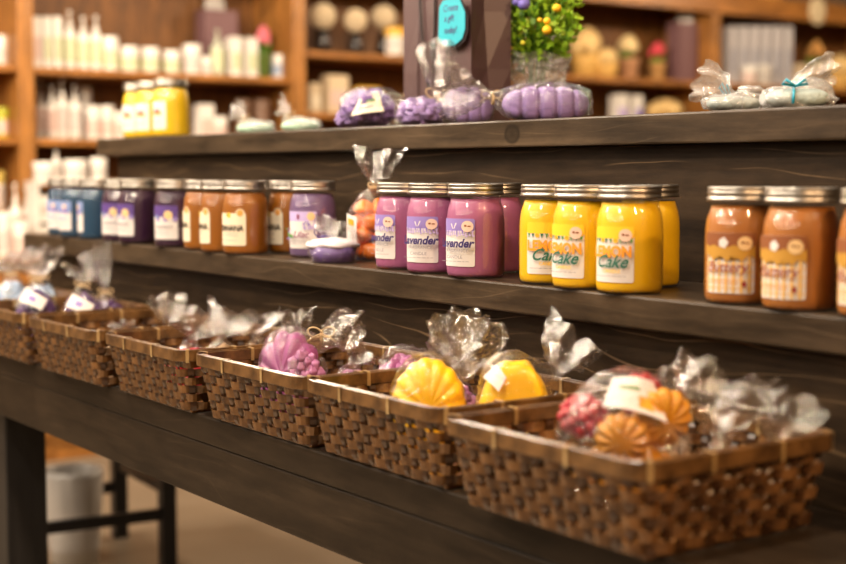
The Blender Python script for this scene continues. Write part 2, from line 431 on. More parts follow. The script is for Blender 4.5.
def lab_lavender():
    W, H = 0.060, 0.067; it = [('p', rrect(-W/2, 0, W/2, H, 0.003), PAPER), ('p', rrect(-W/2, 0.050, W/2, H, 0.003), VIOLET)]
    rr = random.Random(3)
    for k in range(13):
        x = -W/2 + 0.003 + k*0.0045; d = rr.uniform(0.005, 0.011)
        it.append(('p', [(x-0.0016, 0.0505), (x, 0.0505-d), (x+0.0016, 0.0505)], VIOLET if k % 2 else LILAC))
        it.append(('p', circ(x+0.0015, 0.0475-d*0.4, 0.0014, 8), LILAC))
    it += [('p', [(-0.004, 0.060), (-0.001, 0.053), (0.000, 0.053), (-0.002, 0.060)], PAPER), ('p', [(0.001, 0.053), (0.002, 0.053), (0.006, 0.061), (0.004, 0.061)], PAPER)]
    it += badge(0.0205, 0.0565)
    it += [('t', 'Lavender', 0.0165, 0.001, 0.0275, INK, 0.28, 0.0006, 0.86), ('t', 'FRAGRANCE', 0.0062, 0.004, 0.0205, GREYINK, 0, 0, 1.0),
           ('t', 'CANDLE', 0.0064, 0.002, 0.0115, GREYINK, 0, 0.0001, 1.0)]
    return W, it + tiny_lines((0.0072,), -0.024, 0.024, GREYINK)
def lab_lemon():
    W, H = 0.058, 0.068; it = [('p', rrect(-W/2, 0, W/2, H, 0.003), PAPER), ('p', rrect(-W/2, 0.0535, W/2, H, 0.003), LEMONY)]
    for k in range(9):
        x = -0.0255 + k*0.0064
        if k in (2, 5): it += [('p', circ(x, 0.0515, 0.0034, 12), LEMONY), ('p', circ(x, 0.0515, 0.0020, 10), ORANGEP)]
        else: it.append(('p', [(x-0.0020, 0.0535), (x-0.0002, 0.0470), (x+0.0020, 0.0535)], GREENP if k % 2 else LEAFP))
    it += badge(0.0185, 0.0575)
    it += [('t', 'LEMON', 0.0185, 0.0, 0.0315, ORANGEP, 0, 0.0009, 0.84), ('t', 'Cake', 0.0215, 0.0, 0.0185, GREENP, 0.42, 0.0004, 0.92),
           ('t', 'CANDLE', 0.0058, 0.002, 0.0120, LEMONY, 0, 0.0001, 1.0)]
    return W, it + tiny_lines((0.0075,), -0.022, 0.022, GREYINK)
def lab_buttery():
    W, H = 0.060, 0.068; it = [('p', rrect(-W/2, 0, W/2, H, 0.003), PAPER)]
    for k in range(7): it.append(('p', rect(-0.0285 + k*0.0085, 0.001, -0.0258 + k*0.0085, 0.044), GINGHAM))
    for k in range(4): it.append(('p', rect(-W/2, 0.006 + k*0.009, W/2, 0.0069 + k*0.009), GINGHAM))
    wav = [(-W/2 + W*i/24, 0.0405 + 0.0035*sin(i*0.95)) for i in range(25)]
    it.append(('p', wav + [(W/2, 0.056), (-W/2, 0.056)], OLIVEP))
    wav2 = [(-W/2 + W*i/24, 0.0535 + 0.0012*sin(i*1.3+1)) for i in range(25)]
    it.append(('p', wav2 + [(W/2, H), (-W/2, H)], BROWNP))
    it.append(('p', [(-0.0095, 0.0595), (-0.0035, 0.0635), (0.0015, 0.0575), (-0.0025, 0.0510), (-0.0090, 0.0530)], PAPER))
    it += badge(0.019, 0.0565, MOON)
    it += [('t', 'Buttery', 0.0165, -0.0015, 0.0245, REDINK, 0.25, 0.0001, 0.92)]
    it.append(('p', circ(0.0185, 0.011, 0.0026, 8, 0.0036), REDINK))
    return W, it + tiny_lines((0.0150, 0.0115), -0.020, 0.012, PEACH, 0.0012)
def lab_moon():
    W, H = 0.058, 0.066; it = [('p', rrect(-W/2, 0, W/2, H, 0.003), PAPER), ('p', rrect(-W/2, 0.040, W/2, H, 0.003), NIGHT)]
    for k in range(6): it.append(('p', circ(-0.024 + k*0.0096, 0.0395, 0.0048, 14), VIOLET if k % 2 else PAPER))
    it += [('p', circ(0.010, 0.0475, 0.0088), MOON), ('p', circ(-0.017, 0.044, 0.0038), BLUEP)]
    it += tiny_lines((0.0255, 0.0225), -0.019, 0.019, GREYINK, 0.0018)
    return W, it + tiny_lines((0.0150, 0.0105), -0.019, 0.014, GREYINK, 0.0009)
def lab_blue():
    W, H = 0.058, 0.066; it = [('p', rrect(-W/2, 0, W/2, H, 0.003), PAPER), ('p', rrect(-W/2, 0.046, W/2, H, 0.003), BLUEP)]
    for k in range(7): it.append(('p', circ(-0.025 + k*0.0083, 0.045 - 0.003*(k % 2), 0.0046, 14), VIOLET if k % 3 else BLUEP))
    it += [('p', circ(0.012, 0.054, 0.006), PINKB)]
    it += tiny_lines((0.0285, 0.0255), -0.019, 0.019, BLUEP, 0.0018)
    return W, it + tiny_lines((0.0150, 0.0105), -0.019, 0.014, GREYINK, 0.0009)
def lab_banana():
    W, H = 0.060, 0.058
    it = [('p', rrect(-W/2, 0, W/2, H, 0.003), CREAM), ('p', circ(0.0195, 0.0575, 0.0085), CREAM), ('p', circ(0.0195, 0.0585, 0.0060), PEACH)]
    it += [('p', circ(-0.004, 0.0545, 0.0048, 12), LEMONY), ('p', [(-0.012, 0.0545), (-0.004, 0.058), (-0.004, 0.0525)], LEAFP)]
    it += [('t', 'BANANA', 0.0150, 0.0, 0.0265, BLACKINK, 0.0, 0.0005, 0.82)]
    return W, it + tiny_lines((0.0215, 0.0175, 0.0095), -0.016, 0.016, GREYINK, 0.0009)
def lab_lilac():
    W, H = 0.060, 0.064
    it = [('p', rrect(-W/2, 0, W/2, H, 0.003), PAPER), ('p', rrect(-W/2, 0.047, W/2, H, 0.003), LILAC), ('p', circ(-0.004, 0.0545, 0.0032, 10, 0.0052), PLUMP), ('p', circ(0.020, 0.0555, 0.0072), MOON)]
    rr = random.Random(8)
    for k in range(22):
        x, y = rr.uniform(0.006, 0.027), rr.uniform(0.034, 0.046)
        it.append(('p', circ(x, y, rr.uniform(0.0012, 0.0026), 8), LILAC if k % 2 else VIOLET))
    for k in range(16):
        x, y = rr.uniform(-0.027, -0.012), rr.uniform(0.016, 0.034)
        it.append(('p', circ(x, y, rr.uniform(0.0012, 0.0024), 8), VIOLET if k % 3 else LEAFP))
    it += [('p', circ(-0.0135, 0.0215, 0.005, 10, 0.003), LEAFP), ('t', 'Lilac', 0.0155, 0.004, 0.0195, PLUMP, 0.3, 0.0003, 0.9)]
    return W, it + tiny_lines((0.0125, 0.009), -0.020, 0.016, GREYINK, 0.0009)
def lab_vanilla():
    W, H = 0.056, 0.064
    it = [('p', rrect(-W/2, 0, W/2, H, 0.003), PAPER)]
    for k in range(5): it.append(('p', circ(-0.008 + 0.005*k, 0.036 + 0.006*(k % 2), 0.0052, 10), PLUMP if k % 2 else PEACH))
    return W, it + tiny_lines((0.020, 0.016, 0.010), -0.018, 0.018, GREYINK, 0.0012)

KIND = {
    'lavender': ((0.40, 0.115, 0.26), lab_lavender, 0.0165), 'lemon': ((0.93, 0.55, 0.004), lab_lemon, 0.0145), 'buttery': ((0.42, 0.150, 0.026), lab_buttery, 0.013),
    'moon': ((0.035, 0.008, 0.034), lab_moon, 0.0165), 'blue': ((0.014, 0.060, 0.125), lab_blue, 0.0165), 'banana': ((0.32, 0.105, 0.007), lab_banana, 0.0165),
    'lilac': ((0.16, 0.095, 0.22), lab_lilac, 0.0165), 'vanilla': ((0.90, 0.58, 0.010), lab_vanilla, 0.0165),
}
GLASS_PROF = [(0.034, 0.0), (0.0390, 0.0006), (0.0408, 0.003), (0.0414, 0.008), (JR, 0.018), (JR, 0.072), (0.0413, 0.079), (0.0408, 0.0865), (0.0399, 0.0935), (0.0385, 0.0998), (0.0367, 0.1042), (0.0358, 0.1085), (0.0358, 0.117)]
WAX_PROF = [(0.001, 0.002), (0.034, 0.002), (0.0385, 0.0028), (0.0402, 0.006), (0.0409, 0.012), (0.0409, 0.072), (0.0407, 0.079), (0.0402, 0.0865), (0.0393, 0.0935), (0.0379, 0.0998), (0.0361, 0.1042), (0.034, 0.1108), (0.001, 0.1100)]
LID_PROF = [(0.001, 0.1312), (0.031, 0.1312), (0.0335, 0.1322), (0.0375, 0.1322), (0.0390, 0.1312), (0.0394, 0.1295), (0.0388, 0.1285), (0.0388, 0.1270), (0.0394, 0.1262), (0.0394, 0.1232), (0.0387, 0.1222), (0.0387, 0.1206), (0.0398, 0.1196), (0.0402, 0.1175), (0.0398, 0.1160), (0.0385, 0.1158), (0.0375, 0.1170)]
JAR_MESH = {}
def jar_proto(kind, loc, rz, label, group):
    col, lab, z0 = KIND[kind]
    root = empty('candle_jar', loc, label, 'candle', group, rz)
    mb = MB(); mb.lathe(GLASS_PROF, 48, cap0=True); mb.build('glass_jar', GLASS, root)
    wx = flat('wax_' + kind, col, 0.42, sss=0.0, vary=0.05, vscale=22)
    mb = MB(); mb.lathe(WAX_PROF, 48); mb.build('wax', wx, root)
    mb = MB(); mb.lathe(LID_PROF[::-1], 48); mb.build('lid', STEEL, root)
    W, it = lab(); art(it, JR + 0.00035, z0, 'label', root)
    return root
JARS = []
def jar(kind, u_left, y, delta, label, zs, group):
    """u_left: picture column of the jar's outline; y: row it stands in; delta: degrees its label is turned from the viewer"""
    u = u_left + 22
    for _ in range(8):
        p = at_y(u, 260, y); u = u_left + F*JR/depth(p)
    p = at_y(u, 260, y); loc = Vector((p.x, y, zs + 0.0003))
    for q in JARS:
        if abs(q.z - loc.z) < 0.01 and (q - loc).length < 2*JR: print('JAR CLASH', kind, u_left, round((q - loc).length, 4))
    JARS.append(loc)
    ph = atan2(CAM.y - loc.y, CAM.x - loc.x); rz = ph - radians(delta) + pi/2
    if kind in JAR_MESH: return dup(JAR_MESH[kind], loc, rz, label, group)
    JAR_MESH[kind] = jar_proto(kind, loc, rz, label, group); return JAR_MESH[kind]

G1 = 'jars on the middle step'
Y0 = 1.227
for a in (
    ('blue', 49, Y0+0.020, 58, 'blue jar candle at the outer end of the row, first of three blues'),
    ('blue', 60.5, Y0, 60, 'blue jar candle, middle one of the three blue jars'),
    ('blue', 79, Y0+0.004, 85, 'blue jar candle with its label turned away, beside the dark purple jars'),
    ('moon', 103, Y0+0.002, 38, 'dark purple jar candle touching the blue jars'),
    ('moon', 119, Y0, 52, 'dark purple jar candle, middle one of the three dark purple jars'),
    ('moon', 155, Y0, 33, 'dark purple jar candle touching the amber jars'),
    ('banana', 184, Y0+0.007, 84, 'amber jar candle touching the dark purple jar, label edge only showing'),
    ('banana', 200.5, Y0-0.0015, 74, 'amber jar candle with narrow label strip, second of the amber row'),
    ('banana', 223, Y0, 40, 'amber jar candle whose label shows the letters most fully'),
    ('banana', 268, Y0+0.088, 60, 'amber jar candle standing half hidden behind the lilac jar'),
    ('lilac', 289.5, Y0+0.052, 32, 'muted lilac jar candle with flowered label behind the wrapped cupcake soap'),
    ('lavender', 375.5, Y0+0.014, 56, 'orchid purple jar candle beside the bag of orange wax'),
    ('lavender', 406.3, Y0+0.004, 33, 'orchid purple jar candle in the middle of its front row of three'),
    ('lavender', 446.2, Y0, 42, 'orchid purple jar candle in front, nearest to the yellow jars'),
    ('lavender', 468, Y0+0.088, 68, 'orchid purple jar candle mostly hidden in the rear row'),
    ('lemon', 519, Y0+0.013, 6, 'bright yellow jar candle touching the purple jars'),
    ('lemon', 552, Y0-0.001, 40, 'bright yellow jar candle, middle one of the front three yellow jars'),
    ('lemon', 595.8, Y0-0.002, 32, 'bright yellow jar candle with its full label, nearest of the yellow jars'),
    ('lemon', 616, Y0+0.088, 60, 'bright yellow jar candle showing only one side in the rear row'),
    ('buttery', 705, Y0+0.006, 21, 'caramel jar candle with gingham label, next to the bare panel'),
    ('buttery', 762.5, Y0, 33, 'caramel jar candle with gingham label, middle one of three'),
    ('buttery', 839, Y0, 30, 'caramel jar candle cut off by the edge of the picture'),
): jar(a[0], a[1], a[2], a[3], a[4], ZM, G1)
G2 = 'yellow jars on the top step'
for a in ((125.5, 1.452, 55, 'yellow jar on the top step, farthest of the three'), (138.5, 1.444, 52, 'yellow jar on the top step, middle of the three'), (155.5, 1.437, 55, 'yellow jar on the top step showing the most plain wax')):
    jar('vanilla', a[0], a[1], a[2], a[3], ZU, G2)

# ------------------------------------------------------------------ baskets
def rr_loop(hx, hy, rc, n):
    """n points and normals round a rounded rectangle, starting mid front, by even arc length"""
    sx, sy = hx - rc, hy - rc
    segs = [('l', (0, -hy), (sx, -hy)), ('c', (sx, -sy), -90), ('l', (hx, -sy), (hx, sy)), ('c', (sx, sy), 0), ('l', (sx, hy), (-sx, hy)), ('c', (-sx, sy), 90), ('l', (-hx, sy), (-hx, -sy)), ('c', (-sx, -sy), 180), ('l', (-sx, -hy), (0, -hy))]
    lens = [(Vector(a[1]) - Vector(a[2])).length if a[0] == 'l' else rc*pi/2 for a in segs]
    T = sum(lens); out = []
    for i in range(n):
        d = T*i/n; k = 0
        while k < len(segs)-1 and d > lens[k]: d -= lens[k]; k += 1
        g = segs[k]
        if g[0] == 'l':
            a, bb = Vector(g[1]), Vector(g[2]); tt = (bb - a).normalized(); p = a + tt*d; nrm = Vector((tt.y, -tt.x))
        else:
            ang = radians(g[2]) + d/rc; nrm = Vector((cos(ang), sin(ang))); p = Vector(g[1]) + nrm*rc
        out.append((p, nrm))
    return out
BH = 0.098
BT = (0.1470, 0.1325); BB = (0.134, 0.113)
NST = 50
def wall_ring(t, n):
    hx = BB[0] + (BT[0]-BB[0])*t; hy = BB[1] + (BT[1]-BB[1])*t
    return rr_loop(hx, hy, 0.016 + 0.006*t, n)
def strip(mb, rows, m=0):   # rows of 4-corner sections, closed
    mb.grid(rows + [rows[0]], True, m, False)
def basket(loc, rz, label, group, proto=None):
    if proto: return dup(proto, loc, rz, label, group)
    root = empty('woven_basket', loc, label, 'basket', group, rz)
    sub = 4; n = NST*sub; nrow = 6
    w = MB()
    for k in range(nrow):
        zc = 0.004 + (k + 0.5)*(BH - 0.020)/nrow; t = zc/BH; ring = wall_ring(t, n); hh = 0.0058; rows = []
        for i, (p, nr) in enumerate(ring):
            o = 0.0044*sin(pi*(i/sub) + pi*(k % 2) + pi/2)
            jz = 0.0012*noise.noise(Vector((i*0.11, k*3.1, 0.5)))
            cy = 0.0006
            q0, q1 = p + nr*(o + cy), p + nr*(o - cy)
            sl = (hh)*(BT[1]-BB[1])/BH
            rows.append([(q0.x - nr.x*sl, q0.y - nr.y*sl, zc-hh+jz), (q0.x + nr.x*sl, q0.y + nr.y*sl, zc+hh+jz), (q1.x + nr.x*sl, q1.y + nr.y*sl, zc+hh+jz), (q1.x - nr.x*sl, q1.y - nr.y*sl, zc-hh+jz)])
        strip(w, rows)
    r0, r1 = wall_ring(0.0, NST), wall_ring(1.0, NST)
    for i in range(NST):
        (a, na), (bq, nb) = r0[i], r1[i]
        ta = Vector((-na.y, na.x))*0.0046; rows = []
        for k in range(nrow*2 + 1):
            t = k/(nrow*2); p = a.lerp(bq, t); z = 0.003 + (BH-0.012)*t
            o = 0.0020*sin(pi*((t*(BH-0.012)-0.001)/((BH-0.020)/nrow) - 0.5 + (i % 2)) + pi/2)*-1
            q = p + na*o
            rows.append([(q.x - ta.x, q.y - ta.y, z), (q.x + ta.x, q.y + ta.y, z)])
        w.grid(rows, False, 1, False)
    w.build('weave', [BAMBOO, STAKE], root)
    fl = MB()
    fl.box((-BB[0]+0.004, -BB[1]+0.004, 0.0), (BB[0]-0.004, BB[1]-0.004, 0.004)); fl.build('base', BAMBOO, root, 0.001)
    rm = MB(); n = 160
    for off, th, z0, z1 in ((0.0048, 0.0026, BH-0.0175, BH), (-0.0042, 0.0024, BH-0.0165, BH-0.0006)):
        ring = wall_ring(0.97, n); rows = []
        for p, nr in ring:
            a, c = p + nr*(off+th/2), p + nr*(off-th/2)
            rows.append([(a.x, a.y, z0), (a.x, a.y, z1), (c.x, c.y, z1), (c.x, c.y, z0)])
        strip(rm, rows)
    ring = wall_ring(0.97, n); rows = []
    for p, nr in ring:
        a, c = p + nr*0.004, p - nr*0.0035
        rows.append([(a.x, a.y, BH-0.006), (a.x, a.y, BH-0.0022), (c.x, c.y, BH-0.0022), (c.x, c.y, BH-0.006)])
    strip(rm, rows)
    rm.build('rim', BAMBOO_RIM, root, 0.0006, 1)
    ring = wall_ring(0.97, 160)
    for i in (8, 22, 33, 47, 58, 72, 86, 100, 113, 126, 138, 152):
        p, nr = ring[i]; ta = Vector((-nr.y, nr.x)); tm = MB(); rows = []
        for a, z in ((0.0075, BH-0.019), (0.0077, BH+0.0004), (0.0062, BH+0.0014), (-0.0056, BH+0.0010), (-0.0068, BH-0.0004), (-0.0066, BH-0.018)):
            q = p + nr*a; rows.append([(q.x - ta.x*0.0026, q.y - ta.y*0.0026, z), (q.x + ta.x*0.0026, q.y + ta.y*0.0026, z)])
        rows.append(rows[0]); tm.grid(rows, False, 0, False); tm.build('rim_tie', TIE, root)
    return root

BX = [-1.0745, -1.416, -1.722, -2.050, -2.375, -2.722, -3.035]
BYF = [0.900, 0.922, 0.920, 0.914, 0.905, 0.905, 0.905]
BS = [(1.03, 1.03, 1.0), (1.0, 1, 1), (1.04, 1, 1), (0.98, 1, 1), (1.0, 1, 1), (1.0, 1, 1), (1.0, 1, 1)]
GB = 'woven baskets along the table edge'
blabs = ['woven bamboo basket holding the citrus and berry bag, nearest to the viewer', 'woven bamboo basket holding two yellow soaps', 'woven bamboo basket holding the orchid pink soaps',
         'woven bamboo basket with clear bags and a few red pieces', 'nearly empty woven bamboo basket, only a wisp of film inside', 'woven bamboo basket holding dark violet wrapped soaps',
         'woven bamboo basket at the table\'s outer end, under pale blue wrapped soaps']
proto = None
for i in range(7):
    o = basket((BX[i], BYF[i] + 0.1345, ZT+0.0005), (0.0, -0.008, 0.006, -0.006, 0.01, 0.0, 0.0)[i], blabs[i], GB, proto)
    proto = proto or o; o.scale = BS[i]
ZB = ZT + 0.006

# ------------------------------------------------------------------ cellophane packages
def interp(st, t):
    n = len(st) - 1; x = t*n; i = min(int(x), n-1); f = x - i
    p0, p1, p2, p3 = st[max(i-1,0)], st[i], st[i+1], st[min(i+2,n)]
    out = []
    for a, b_, c, d in zip(p0, p1, p2, p3):
        out.append(0.5*((2*b_) + (-a+c)*f + (2*a-5*b_+4*c-d)*f*f + (-a+3*b_-3*c+d)*f**3))
    return out
def film(parent, st, neck, seed, mat=None, nr=52, nc=52, crumple=1.0, floor=0.0006, pleats=7, name='film_wrap', twist=None):
    """a sheet gathered at a neck: st = stations (x, y, z, half width, half height) from the closed end to the open tail; neck = index of the tie"""
    rr = random.Random(seed); so = Vector((seed*3.17, seed*1.3, seed*0.7)); rows = []
    ph = rr.uniform(0, 6.28); tn = neck/(len(st)-1); tw_ = radians(rr.uniform(65, 115) if twist is None else twist); kf = rr.uniform(4.5, 7.0)
    for i in range(nr+1):
        t = i/nr; x, y, z, ra, rb = interp(st, t); ra, rb = max(ra, 0.002), max(rb, 0.002)
        a = interp(st, max(t-0.01, 0)); c = interp(st, min(t+0.01, 1))
        T = Vector((c[0]-a[0], c[1]-a[1], c[2]-a[2])); T = T.normalized() if T.length > 1e-7 else Vector((1,0,0))
        S = Vector((0,1,0)); S = (S - T*S.dot(T)).normalized(); U = T.cross(S)
        tail = max(0.0, (t - tn)/(1 - tn)) if tn < 1 else 0.0; gather = math.exp(-((t-tn)/0.16)**2); row = []
        for j in range(nc):
            th = 2*pi*j/nc
            pl = sin(pleats*th + ph + 2.0*noise.noise(Vector((t*4, seed, 1.5))))
            fold = 1 + 0.10*gather*pl
            al = tw_*min(1.0, tail*2.5); S2 = S*cos(al) + U*sin(al); U2 = U*cos(al) - S*sin(al)
            off = S2*(ra*cos(th)*fold) + U2*(rb*sin(th)*fold)
            if tail > 0:
                off += U2*(ra*0.20*min(1, tail*2)*sin(kf*cos(th) + ph + 1.2*noise.noise(Vector((cos(th)*1.5, t*5, seed))))) + T*(tail*tail*(0.006*sin(2.3*cos(th)+ph) + 0.004*sin(9*cos(th)+ph)))
            p = Vector((x, y, z)) + off
            q = Vector((p.x, p.y, p.z))
            amp = crumple*(0.0022 + 0.0012*tail)*min(1, ra/0.012)
            nrm = off.normalized() if off.length > 1e-6 else S
            p += noise.noise_vector(q*45 + so)*amp*0.9 + nrm*(amp*2.0*(0.35 - abs(noise.noise(q*75 + so*2))*1.8)) + noise.noise_vector(q*170 + so*3)*amp*0.35
            if floor is not None and p.z < floor: p.z = floor + abs(p.z-floor)*0.02
            row.append(p)
        rows.append(row)
    mb = MB(); k = max(1, min(nr, int((tn - 0.04)*nr))) if tn < 1 else nr
    mb.grid(rows[:k+1], True, 0, False)
    if k < nr: mb.grid(rows[k:], True, 1, False)
    m0 = mat or FILM
    return mb.build(name, [m0, m0 if m0 is FILM_W else FILM_T], parent)
def st_side(L, W, H, tl, tw, pitch, nr_=0.008, yaw=0.0):
    zc = H*0.5 + 0.001; cp, sp = cos(radians(pitch)), sin(radians(pitch)); cyw, syw = cos(radians(yaw)), sin(radians(yaw))
    nx, nz = L*1.16, zc + H*0.18
    s = [(-L, 0, zc, 0.004, 0.004), (-L*0.94, 0, zc, W*0.62, H*0.34), (-L*0.5, 0, zc, W*1.02, H*0.52), (0, 0, zc, W*1.06, H*0.55), (L*0.55, 0, zc, W*0.95, H*0.5), (L*0.93, 0, zc+H*0.06, W*0.5, H*0.30), (nx, 0, nz, nr_, nr_)]
    for f, wf, hf in ((0.30, 0.52, 0.14), (0.65, 0.85, 0.12), (1.0, 1.05, 0.08)):
        s.append((nx + tl*f*cp*cyw, tl*f*cp*syw, nz + tl*f*sp, tw*wf, tw*hf))
    return s, 6
def st_top(rx, ry, H, tl, tw, lx=0.0, ly=0.0, neck=0.007):
    s = [(0, 0, 0.001, ry*0.5, rx*0.5), (0, 0, 0.004, ry*0.98, rx*0.98), (0, 0, H*0.35, ry*1.06, rx*1.06), (0, 0, H*0.72, ry*1.0, rx*1.0), (0, 0, H*0.97, ry*0.6, rx*0.6), (lx*0.1, ly*0.1, H*1.16, neck, neck)]
    for f, wf, hf in ((0.30, 0.52, 0.18), (0.65, 0.86, 0.14), (1.0, 1.06, 0.08)):
        s.append((lx*f, ly*f, H*1.16 + tl*f, tw*wf, tw*hf))
    return s, 5
def bow(parent, p, r, mat, seed, size=0.016, thick=0.0011, name='twine_tie', ax='X'):
    rr = random.Random(seed); mb = MB(); p = Vector(p)
    # two turns round the neck
    for k in range(2):
        pts = []
        for i in range(16):
            a = 2*pi*i/16
            o = Vector((0.0016*(k-0.5), r*cos(a), r*sin(a))) if ax == 'X' else Vector((r*cos(a), r*sin(a), 0.0016*(k-0.5)))
            pts.append(p + o)
        mb.tube(pts, thick, 5, True)
    front = Vector((0, -r, r*0.7)) if ax == 'X' else Vector((r*0.4, -r, 0))
    for s in (-1, 1):
        pts = []; up = rr.uniform(0.3, 0.9)
        for i in range(15):
            a = 2*pi*i/14
            pts.append(p + front + Vector((s*size*(1-cos(a))*0.6, -0.004*sin(a/2), size*0.55*sin(a)*s*0.8 + size*up*0.5*(1-cos(a))*0.5)))
        mb.tube(pts, thick, 5)
        mb.tube([p + front, p + front + Vector((s*size*0.7, -0.004, -size*0.3)), p + front + Vector((s*size*1.3, -0.003, -size*0.75))], thick*0.9, 5)
    return mb.build(name, mat, parent)

def wave(k, a, ph0=0): return lambda th, ph: 1 + a*(abs(sin(k*th/2 + ph0))-0.5)*cos(ph)**0.5 if cos(ph) > 0 else 1
def rosette(parent, c, r, mat, seed, petals=9, name='soap'):
    """flower-shaped soap: a dome of overlapping petals round a bud"""
    mb = MB(); rr = random.Random(seed); c = Vector(c)
    mb.blob(c, (r[0]*0.80, r[1]*0.80, r[2]*0.84), lambda th, ph: 1 + 0.05*sin(6*th+3*ph), 24, 14)
    n = petals*5
    for k in range(n):
        sp = 1 - 1.75*(k+0.5)/n; cp = sqrt(max(0, 1-sp*sp)); th = k*2.39996 + seed
        d = Vector((cp*cos(th)*r[0], cp*sin(th)*r[1], sp*r[2])); sc = rr.uniform(0.20, 0.30); kk = rr.choice((3, 4, 5)); p0 = rr.uniform(0, 6)
        mb.blob(c + d*rr.uniform(0.74, 0.86), (max(r[0], r[1])*sc, max(r[0], r[1])*sc, (r[0]+r[2])*0.5*sc), lambda t_, p_: 1 + 0.16*sin(kk*t_ + p0) + 0.12*sin(5*p_ + p0), 14, 9)
    return mb.build(name, mat, parent)
def loaf(parent, c, r, mat, k=5, depth_=0.10, name='soap', pw=0.6):
    """loaf of soap fluted across its length like a pudding mould"""
    mb = MB(); rows = []; nu, nv = 70, 26
    for i in range(nu+1):
        t = -1 + 2*i/nu; w = max(0.02, (1 - abs(t)**3.2))**0.5
        g = 1 - depth_*(abs(cos(pi*k*(t+1)/2))**16) - depth_*0.25*abs(cos(pi*k*(t+1)/2))**3
        row = []
        for j in range(nv):
            a = 2*pi*j/nv; ca, sa = cos(a), sin(a)
            yy = math.copysign(abs(ca)**pw, ca)*r[1]*w*g; zz = math.copysign(abs(sa)**pw, sa)*r[2]*w*g
            row.append((c[0] + r[0]*t, c[1] + yy, c[2] + max(zz, -r[2]*0.95)))
        rows.append(row)
    mb.grid(rows, True, 0, True, True, True)
    return mb.build(name, mat, parent)
def dome(parent, c, r, mat, ribs=11, amp=0.13, name='soap'):
    """thick round scalloped soap standing on edge, ribs fanning over its crown"""
    mb = MB(); rows = []; nu, nv = 96, 26
    for i in range(nv+1):
        t = i/nv; rho = max(0.004, sin(pi*t))**0.62; yy = -cos(pi*t); row = []
        for j in range(nu):
            a = 2*pi*j/nu; cc = abs(cos(ribs*a/2)); wob = 0.035*noise.noise(Vector((cos(a)*2, sin(a)*2, yy*2)))
            g = 1 - amp*0.5*(1-cc) + wob
            row.append((c[0] + r[0]*cos(a)*rho*g, c[1] + r[1]*yy*(1 - amp*1.9*(1-cc)*rho*(0.4+0.6*rho)) , c[2] + r[2]*sin(a)*rho*g))
        rows.append(row)
    mb.grid(rows, True, 0, True, True, True)
    return mb.build(name, mat, parent)
def wedge(parent, c, r, mat, name='soap'):
    """block of soap with a sloping, slightly domed top"""
    mb = MB()
    def fn(th, ph): return 1 + 0.05*noise.noise(Vector((cos(th)*2, sin(th)*2, ph*2)))
    rows = []
    for i in range(15):
        ph = -pi/2 + pi*i/14; row = []
        for j in range(36):
            th = 2*pi*j/36; k = fn(th, ph); q = 0.45
            cx = math.copysign(abs(cos(th))**q, cos(th))*abs(cos(ph))**q; sy = math.copysign(abs(sin(th))**q, sin(th))*abs(cos(ph))**q; sz = math.copysign(abs(sin(ph))**q, sin(ph))
            tp = 1 - 0.55*max(0, (sz+0.6)/1.6)**1.3
            row.append((c[0] + r[0]*cx*k*tp, c[1] + r[1]*sy*k*(1-0.2*(sz+1)/2), c[2] + r[2]*sz*k))
        rows.append(row)
    mb.grid(rows, True, 0, True)
    return mb.build(name, mat, parent)
def sheet(parent, corners, mat, name='paper_label', bulge=0.004, prints=()):
    """paper slip over four corner points, slightly bulged, with printed patches (u0, v0, u1, v1, material)"""
    A, B, C_, D = (Vector(c) for c in corners); nrm = (B - A).cross(D - A).normalized(); mb = MB(); mats = [mat]
    def P(u, v, o=0): return A*(1-u)*(1-v) + B*u*(1-v) + C_*u*v + D*(1-u)*v + nrm*(bulge*4*(u*(1-u))+o)
    def patch(u0, v0, u1, v1, m, o):
        n = 8; mb.grid([[P(u0+(u1-u0)*i/n, v0+(v1-v0)*j/n, o) for j in range(n+1)] for i in range(n+1)], False, m, True)
    patch(0, 0, 1, 1, 0, 0)
    for i, (u0, v0, u1, v1, pm) in enumerate(prints):
        if pm not in mats: mats.append(pm)
        patch(u0, v0, u1, v1, mats.index(pm), 0.0006)
    return mb.build(name, mats, parent)

S_PURPLE = flat('lavender_soap', (0.28, 0.19, 0.44), 0.5, vary=0.12, vscale=25)
S_PURPLE2 = flat('deep_lavender_soap', (0.22, 0.13, 0.37), 0.5, vary=0.15, vscale=25)
S_ORCHID = flat('orchid_soap', (0.31, 0.072, 0.225), 0.5, vary=0.12, vscale=25)
S_ORCHID2 = flat('pale_orchid_soap', (0.40, 0.155, 0.32), 0.5, vary=0.12, vscale=25)
S_YELLOW = flat('lemon_soap', (1.0, 0.57, 0.010), 0.35, vary=0.08, vscale=25, coat=0.3)
S_AMBER = flat('citrus_soap', (0.60, 0.26, 0.018), 0.4, vary=0.15, vscale=30)
S_RED = flat('berry_soap', (0.42, 0.008, 0.02), 0.35, vary=0.2, vscale=40)
S_AQUA = flat('aqua_soap', (0.40, 0.50, 0.50), 0.5, vary=0.25, vscale=60, bump=0.7, bscale=90)
S_GREEN = flat('mint_soap', (0.42, 0.62, 0.48), 0.5, vary=0.15, vscale=40)
S_VIOLET = flat('dark_violet_soap', (0.085, 0.03, 0.14), 0.45, vary=0.2, vscale=30)
S_BLUE = flat('pale_blue_soap', (0.35, 0.46, 0.62), 0.5, vary=0.2, vscale=30)
S_ORANGE = flat('orange_wax', (0.80, 0.20, 0.015), 0.35, vary=0.15, vscale=40)
S_CREAM = flat('whipped_soap', (0.80, 0.74, 0.78), 0.5, vary=0.06, vscale=30)
RIB = flat('turquoise_ribbon', (0.01, 0.34, 0.52), 0.3)
RIB_V = flat('violet_ribbon', (0.06, 0.03, 0.22), 0.35)
